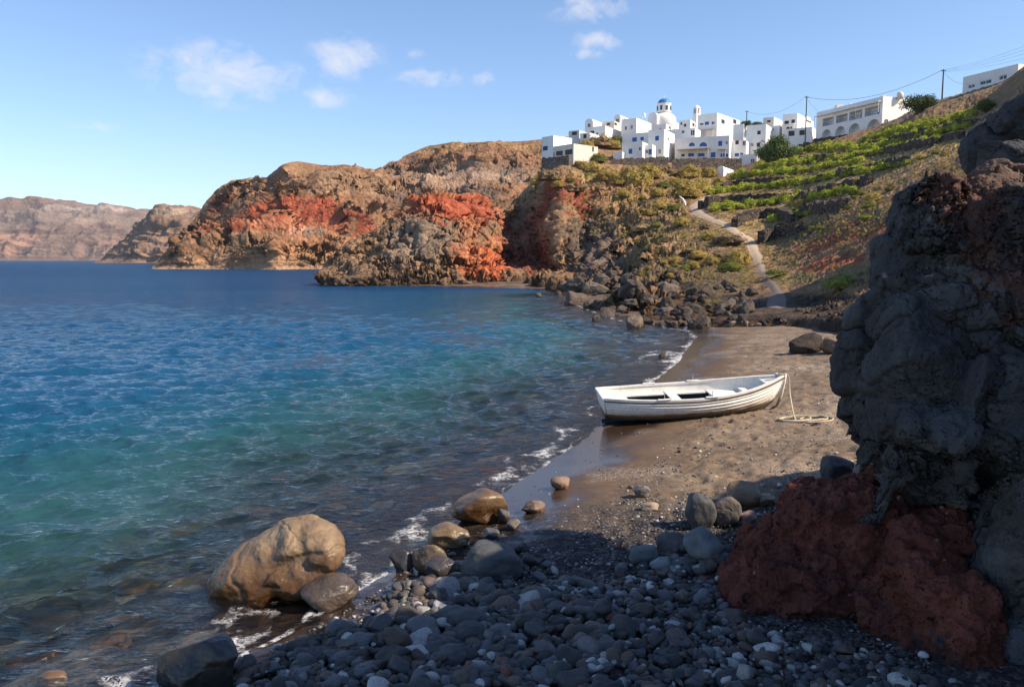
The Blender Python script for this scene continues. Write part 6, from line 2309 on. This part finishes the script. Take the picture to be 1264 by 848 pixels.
# ------------------------------------------------------------------ path
ed = pchip(np.arange(len(PE), dtype=float), np.array([[a[0], a[1], b] for a, b in PE], float), np.linspace(0, len(PE) - 1, 150))
rows = []
for j, (x0, x1, y) in enumerate(ed):
    row = []
    e0, e1 = fbm(np.array([[j * .13, 1.7, 0], [j * .13, 9.2, 3]]), 3, seed=4) * (x1 - x0) * .16
    x0, x1 = x0 + e0 * 1.3 + (x1 - x0) * .13, x1 + e1 * 1.3 - (x1 - x0) * .13
    for f in np.linspace(0, 1, 7):
        h_ = land_hit(x0 + (x1 - x0) * f, y)
        row.append(h_ + np.array([0, 0, (0.09 - 0.16 * abs(f - .5)) * min(1, j / 14) - .02]))
    rows.append(row)
G = np.array(rows)
for _ in range(4):
    G[1:-1] = (G[:-2] + 2 * G[1:-1] + G[2:]) / 4
V = G.reshape(-1, 3)
c = np.tile(np.array((0.44, 0.335, 0.235)), (len(V), 1))
kk = smooth(85, 56, V[:, 1])[:, None]
c = c * (1 - kk) + np.array((0.17, 0.135, 0.11)) * kk
link('path', mesh_np('path', V, grid_faces(*G.shape[:2]), M_PATH, True, {'Col': c}), kind='structure')
# white post at the bend
h_, n_ = hill_at(845, 254)
mb = MB(); mb.tube([tuple(h_ + np.array([.1, 0, -.3])), tuple(h_ + np.array([0, 0, .5])), tuple(h_ + np.array([-.35, 0, 1.1])), tuple(h_ + np.array([-.9, 0, 1.55]))], [.24, .20, .15, .10], 8)
tag(mb.build('marker_post', M_WHITE, None, True), 'small bent white marker at the bend of the footpath', 'post')

# ------------------------------------------------------------------ poles and wires
def pole(px, y0, y1, Y, label):
    b, t = P(px, y1, Y), P(px, y0, Y)
    g_ = hill_under(b[0], b[1]); zb = min(b[2], g_ if g_ is not None else b[2])
    o = empty('electricity_pole', (b[0], b[1], zb), label, 'pole')
    mb = MB(); mb.tube([(0, 0, -.5), (0, 0, t[2] - zb)], [.16, .11], 8); mb.build('mast', M_WOOD, o)
    mb = MB(); mb.box(-.45, .45, -.04, .04, t[2] - zb - .35, t[2] - zb - .25)
    for sx in (-.38, 0, .38):
        mb.box(sx - .03, sx + .03, -.03, .03, t[2] - zb - .25, t[2] - zb - .08)
    mb.build('crossarm', M_WOOD, o)
    return t


p1 = pole(994.5, 119, 158, 195, 'tall wooden electricity pole standing among the white houses')
p2 = pole(1163, 86, 118, 158, 'wooden electricity pole on the hill crest left of the top right house')
p3 = pole(921.5, 137, 152, 228, 'small far electricity pole behind the large square house')


def wire(a, b, sag, label, r=.03, n=24):
    pts = []
    for t in np.linspace(0, 1, n):
        p = a * (1 - t) + b * t
        pts.append((p[0], p[1], p[2] - .15 - sag * 4 * t * (1 - t)))
    mb = MB(); mb.tube(pts, r, 5)
    tag(mb.build('power_line', M_WIRE, None, True), label, 'cable')


wire(p1, p2, 2.6, 'sagging power line strung between the two larger poles', .035)
wire(p1, p3, 2.2, 'power line sagging from the tall pole to the small far pole', .025)
wire(p1, P(1020, 143, 185), .6, 'service cable from the tall pole to the arcade house', .02)
wire(p2, P(1195, 103, 140), .8, 'service cable from the crest pole to the top right house', .02)
for k, (py, yy) in enumerate(((56, 105), (62, 104), (68, 103), (75, 102))):
    wire(p2 + np.array([0, 0, -.12 * k]), P(1300, py - 14, yy), .5, ['highest', 'second highest', 'third highest', 'lowest'][k] + ' of the four thin lines from the crest pole to the upper right', .012)


# ------------------------------------------------------------------ shrubs, trees, vines
def leaf_ball(seed, n, leaf, radii=(1, 1, .8), lump=0.25, hemi=-0.25, depth=0.25, core=True, up=0.25):
    """a cushion of small leaves: many leaf-sized faces in the outer part of a lumpy volume, a twiggy core inside"""
    rs_ = np.random.RandomState(seed)
    d = rs_.normal(size=(n * 2, 3)); d /= np.linalg.norm(d, axis=1)[:, None]
    d = d[d[:, 2] > hemi][:n]
    rr = 1 + lump * fbm(d * 1.8 + seed, 3, seed=seed) - depth * rs_.rand(len(d)) ** 1.5
    c = d * rr[:, None] * np.array(radii)
    nrm = d + rs_.normal(0, .55, d.shape) + np.array([0, 0, up])
    nrm /= np.linalg.norm(nrm, axis=1)[:, None]
    a = np.cross(nrm, rs_.normal(size=d.shape)); a /= np.linalg.norm(a, axis=1)[:, None]
    b = np.cross(nrm, a)
    s = (leaf * rs_.uniform(.6, 1.35, len(d)))[:, None]
    q = np.stack([c - a * s * .5, c + b * s * .42 + nrm * s * .12, c + a * s * .6, c - b * s * .42 + nrm * s * .12], 1)
    V = q.reshape(-1, 3); F = np.arange(len(V)).reshape(-1, 4)
    if core:
        D, T = ico(3)
        cv = D * (0.80 + lump * .9 * fbm(D * 1.8 + seed, 3, seed=seed))[:, None] * np.array(radii)
        cv[:, 2] = np.maximum(cv[:, 2], hemi * radii[2])
        Tq = np.concatenate([T, T[:, 2:3]], axis=1)
        return V, F, cv, T
    return V, F, None, None


def plant_mesh(name, seed, n, leaf, mat, **kw):
    V, F, cv, T = leaf_ball(seed, n, leaf, **kw)
    faces = F.tolist()
    verts = V
    if cv is not None:
        faces += (T + len(V)).tolist()
        verts = np.vstack([V, cv])
    me = bpy.data.meshes.new(name)
    me.from_pydata(verts.tolist(), [], faces)
    me.materials.append(mat)
    me.update()
    return me


SHR = {'o': [plant_mesh('dry_shrub', 60 + k, 1500, .10, M_SHRUB, radii=(1, 1, .95), lump=.42, depth=.4) for k in range(4)],
       'g': [plant_mesh('green_shrub', 70 + k, 1300, .11, M_SHRUB_G, radii=(1, 1, .75), lump=.3) for k in range(3)],
       'b': [plant_mesh('brown_shrub', 75 + k, 900, .10, M_SHRUB_B, radii=(1, 1, .7), lump=.5, depth=.6) for k in range(3)],
       't': [plant_mesh('tree_crown', 80 + k, 2600, .085, M_TREE, radii=(1, 1, .8), lump=.4, depth=.4) for k in range(3)]}


def shrub(px, py, w, kind, label, group, rs_, hr=1.0, lift=0.25):
    """px, py: middle of its foot"""
    h_, n_ = hill_at(px, py)
    if h_ is None:
        return
    r = w * .5 * h_[1] / FPX
    if kind == 'o' and rs_.rand() < .25:
        kind = 'b'
        label, group = label.replace('ochre', 'brown').replace('dry', 'brown').replace('grey green', 'brown'), (group or '').replace('ochre', 'brown').replace('dry', 'brown').replace('scrub', 'brown scrub')
    me = SHR[kind][rs_.randint(len(SHR[kind]))]
    o = bpy.data.objects.new('shrub', me)
    COL.objects.link(o)
    o.location = (h_[0], h_[1] + r * .2, h_[2] + r * lift)
    o.rotation_euler = (0, 0, rs_.uniform(0, 6.28))
    o.scale = (r, r * rs_.uniform(.85, 1.1), r * rs_.uniform(.75, 1.0) * hr)
    return tag(o, label, 'shrub', group)


rs = np.random.RandomState(19)
LO = ('rounded ochre shrub on the slope below the village walls', 'ochre shrubs on the slope below the village')
LP = ('rounded dry shrub on the bank left of the footpath', 'dry shrubs beside the footpath')
LS = ('grey green scrub bush on the rough slope right of the vineyard', 'scrub bushes on the rough right slope')
for (x, y, w, k) in [(678, 224, 36, 'o'), (664, 228, 20, 'o'), (704, 226, 15, 'g'), (709, 238, 30, 'o'), (748, 224, 30, 'o'), (762, 228, 26, 'o'), (777, 219, 24, 'o'), (802, 220, 34, 'o'), (822, 214, 26, 'o'), (836, 219, 18, 'o'), (852, 220, 30, 'o'), (790, 231, 34, 'o'), (818, 232, 18, 'g'),
                     (862, 238, 36, 'o'), (848, 244, 42, 'o'), (876, 219, 22, 'o'), (889, 229, 18, 'o'), (718, 209, 20, 'o'), (731, 212, 22, 'o'), (738, 201, 24, 'g'), (835, 231, 22, 'o'), (812, 243, 22, 'o'), (770, 243, 18, 'o'), (742, 236, 18, 'o'), (690, 232, 18, 'o'), (726, 222, 16, 'g'),
                     (741, 182, 34, 'o'), (724, 184, 22, 'o'), (757, 184, 22, 'o'), (762, 179, 26, 'g'), (830, 157, 14, 'o'), (836, 166, 9, 'g'), (797, 163, 9, 'o')]:
    shrub(x, y, w, k, LO[0] if k == 'o' else 'small green shrub among the ochre ones below the village', LO[1] if k == 'o' else 'green shrubs below the village', rs)
for (x, y, w, k) in [(793, 287, 26, 'o'), (810, 281, 15, 'g'), (843, 279, 24, 'o'), (832, 325, 17, 'o'), (877, 297, 24, 'o'), (890, 300, 26, 'o'), (903, 302, 36, 'o'), (897, 323, 34, 'o'), (912, 326, 30, 'o'), (880, 327, 22, 'o'), (903, 336, 30, 'g'), (862, 319, 20, 'o'), (850, 312, 16, 'o'), (832, 260, 18, 'g'),
                     (814, 258, 20, 'o'), (870, 283, 18, 'o'), (826, 297, 16, 'o'), (846, 334, 15, 'g'), (780, 262, 14, 'o'), (800, 266, 14, 'o'), (858, 332, 18, 'o')]:
    shrub(x, y, w, k, LP[0] if k == 'o' else 'small green shrub on the bank left of the footpath', LP[1] if k == 'o' else 'green shrubs beside the footpath', rs)
shrub(1037, 357, 38, 'g', 'green bush at the foot of the shaded red slope', None, rs)
shrub(960, 342, 30, 'g', 'low green bush on the grassy bank right of the path', None, rs, .6)
for n in range(45):
    x, y = rs.uniform(760, 905), rs.uniform(232, 345)
    if x > 845 and 238 < y < 292 and x > 845:
        continue
    shrub(x, y, rs.uniform(4, 11), 'o' if rs.rand() < .75 else 'g', 'tiny dry shrub tuft on the stony bank below the footpath', 'tiny shrub tufts on the bank', rs)
for n in range(75):
    x = rs.uniform(960, 1200); y = rs.uniform(140, 330)
    if y < 262 - (x - 960) * .38 or y > 345 - (x - 960) * .62:
        continue
    shrub(x, y, rs.uniform(8, 22), 'o' if rs.rand() < .55 else 'g', LS[0], LS[1], rs, .9)


def tree(px, py, w, hgt, label, seed, name='bush_tree'):
    """px, py: foot; several crown clumps on forked limbs"""
    h_, n_ = hill_at(px, py, 225)
    k = h_[1] / FPX
    o = empty(name, h_, label, 'tree')
    W_, Hh = w * k, hgt * k
    r2 = np.random.RandomState(seed)
    cl = []
    for n in range(9):
        cl.append((r2.uniform(-.34, .34) * W_, r2.uniform(-.3, .3) * W_, Hh * r2.uniform(.35, .78), W_ * r2.uniform(.17, .27)))
    mb = MB()
    mb.tube([(0, 0, -.4), (0.05, 0, Hh * .2), (.1, 0.05, Hh * .42)], [W_ * .045, W_ * .035, W_ * .025], 8)
    for (x, y, z, r) in cl:
        mb.tube([(0.04, 0, Hh * .18), (x * .5, y * .5, z * .62), (x, y, z)], [W_ * .022, W_ * .014, W_ * .005], 5)
    mb.build('trunk', M_BARK, o, True)
    Vs, Fs, m = [], [], 0
    for i, (x, y, z, r) in enumerate(cl):
        V, F, cv, T = leaf_ball(seed * 13 + i, 750, .15, (1, 1, .85), .45, -.9, .6, False)
        Vs.append(V * r * 1.15 + np.array([x, y, z])); Fs.append(F + m); m += len(V)
    link('crown', mesh_np('crown', np.vstack(Vs), np.vstack(Fs), M_TREE, False), o)


tree(960, 203, 48, 34, 'big green bushy tree right of the tall house with three windows', 5)
tree(948, 205, 26, 24, 'smaller green bush tree at the left foot of the big bushy tree', 6)
tree(994, 180, 26, 15, 'round dark green bush left of the arcade house wall', 7)
tree(935, 160, 15, 9, 'round green tree top beyond the low wall house on the skyline', 8)
tree(920, 158, 11, 9, 'small olive tree top behind the large square house', 9)
tree(1134, 139, 38, 15, 'dark scrubby bush on the crest behind the arcade house', 10)
tree(1218, 139, 26, 14, 'dark green bush on the terraces below the top right house', 11)
tree(1012, 166, 9, 6, 'small bush at the left end of the arcade house', 12)

# --- vines on the terraces
VR = [([(1066, 176), (1110, 165.5), (1160, 154), (1203, 143.5)], 'topmost vine row just above the highest terrace wall'), ([(1054, 190), (1080, 183.5), (1130, 172), (1194, 157.5)], 'second vine row from the top'), ([(978, 190), (1010, 187), (1040, 186), (1070, 184.5)], 'short vine row below the arcade house wall'),
      ([(1040, 200), (1090, 189), (1130, 181), (1160, 175)], 'third vine row ending at the rough slope'), ([(936, 211), (960, 207), (990, 202), (1030, 197)], 'vine row below the big bushy tree'), ([(906, 222), (940, 217), (985, 215), (1020, 208), (1062, 202)], 'vine row right of the white hut'),
      ([(878, 240), (920, 236), (960, 232), (1000, 226), (1060, 215), (1117, 205)], 'long vine row across the middle of the vineyard'), ([(878, 262), (920, 257), (970, 250), (1010, 245), (1054, 236)], 'vine row above the bend of the path'), ([(953, 273), (985, 268), (1015, 262)], 'lowest short vine row near the path')]
vine_me = [plant_mesh('grapevine', 90 + k, 330, .24, M_VINE, radii=(1, .8, .85), lump=.45, depth=.55, hemi=-.5, core=True) for k in range(6)]
stemmb = MB(); stemmb.tube([(0, 0, -1.1), (0.06, .02, -.5), (0, 0, .1)], [.10, .08, .05], 5)
stem_me = None
tot = sum(abs(r[0][-1][0] - r[0][0][0]) for r in VR)
lines = []
for pts, lab in VR:
    A = np.array(pts, float)
    n = int(295 * abs(A[-1, 0] - A[0, 0]) / tot)
    t = np.linspace(0, 1, n)
    lines.append((pchip((A[:, 0] - A[0, 0]) / (A[-1, 0] - A[0, 0]), A, t), lab))
mV, mF, mo = [], [], 0
vm_np = [(np.array([v.co[:] for v in m_.vertices][:4 * sum(len(p.vertices) == 4 for p in m_.polygons)]), np.array([p.vertices[:] for p in m_.polygons if len(p.vertices) == 4])) for m_ in vine_me]
for L, lab in lines:
    for (px, py) in L:
        h_, n_ = hill_at(px + rs.uniform(-1, 1), py + rs.uniform(-1.0, 1.0))
        if h_ is None:
            continue
        r = rs.uniform(4.4, 7.0) * h_[1] / FPX * rs.uniform(.85, 1.1)
        o = bpy.data.objects.new('grapevine', vine_me[rs.randint(6)])
        COL.objects.link(o)
        o.location = tuple(h_ + np.array([0, 0, r * .5]))
        o.rotation_euler = (0, 0, rs.uniform(0, 6.28))
        o.scale = (r, r, r * rs.uniform(.8, 1.15))
        tag(o, 'leafy yellow green grapevine in the ' + lab, 'grapevine', 'grapevines of the ' + lab)
        for dy in (-3.8, -7.0):
            if rs.rand() < (.7 if dy > -5 else .4):
                g_, _ = hill_at(px + rs.uniform(-2, 2), py + dy + rs.uniform(-1, 1))
                if g_ is None:
                    continue
                r2 = r * rs.uniform(.6, .9); k = rs.randint(6)
                mV.append(vm_np[k][0] @ rotm(0, 0, rs.uniform(0, 6.28)).T * r2 + g_ + np.array([0, 0, r2 * .45])); mF.append(vm_np[k][1] + mo); mo += len(vm_np[k][0])
link('undergrowth', mesh_np('undergrowth', np.vstack(mV), np.vstack(mF), M_VINE, False), kind='stuff')

# --- dry grass over the slopes
rs = np.random.RandomState(91)
gV, gF, n = [], [], 0
tufts = []
for k in range(8):
    r3 = np.random.RandomState(k)
    V = []
    for b in range(14):
        a = r3.uniform(0, 6.28); l = r3.uniform(.6, 1.2); o_ = r3.normal(0, .22, 2)
        tip = np.array([o_[0] + .55 * l * math.cos(a), o_[1] + .55 * l * math.sin(a), l * .8]); side = np.array([-math.sin(a), math.cos(a), 0]) * .09
        base = np.array([o_[0], o_[1], -.1]); mid = (base + tip) / 2 + np.array([0, 0, .15])
        V += [base - side, base + side, mid + side, mid - side, mid - side, mid + side, tip + side * .2, tip - side * .2]
    tufts.append(np.array(V))
cnt = 0
while cnt < 5200:
    px, py = rs.uniform(700, 1215), rs.uniform(172, 350)
    if px < 905 and py < 214 or py > 352 - max(0, px - 950) * .5 or (px < 780 and py > 290):
        continue
    h_, n_ = hill_at(px, py)
    if h_ is None or n_[2] < .45 or any(abs(py - b) < 7 and a[0] + 3 < px < a[1] - 3 for a, b in PE):
        cnt += 1
        continue
    cl = gnoise(np.array([[h_[0] * .12, h_[1] * .12, 0]]), 33)[0]
    if cl < -0.25 and rs.rand() < .8:
        cnt += .2
        continue
    r = rs.uniform(1.6, 4.0) * h_[1] / FPX
    T = tufts[rs.randint(8)] @ rotm(0, 0, rs.uniform(0, 6.28)).T * r + h_
    gV.append(T); gF.append(np.arange(len(T)).reshape(-1, 4) + n); n += len(T); cnt += 1
M_GRASS = mat_leaf('dry_grass_blade', (0.24, 0.19, 0.075), (0.50, 0.40, 0.20), 0.8, 0.25)
link('dry_grass', mesh_np('dry_grass', np.vstack(gV), np.vstack(gF), M_GRASS, False), kind='stuff')


# ------------------------------------------------------------------ the air between here and the far shore
mb = MB(); mb.box(-3200, 3200, -60, 7200, -12.5, 330)
m, nt, out = new_mat('sea_haze')
pv = nt.node('ShaderNodeVolumePrincipled', Color=(0.80, 0.86, 0.95), Density=0.000065, Anisotropy=0.2)
nt.l.new(pv.outputs[0], out.inputs[1])
hz = mb.build('haze', m, kind='stuff')
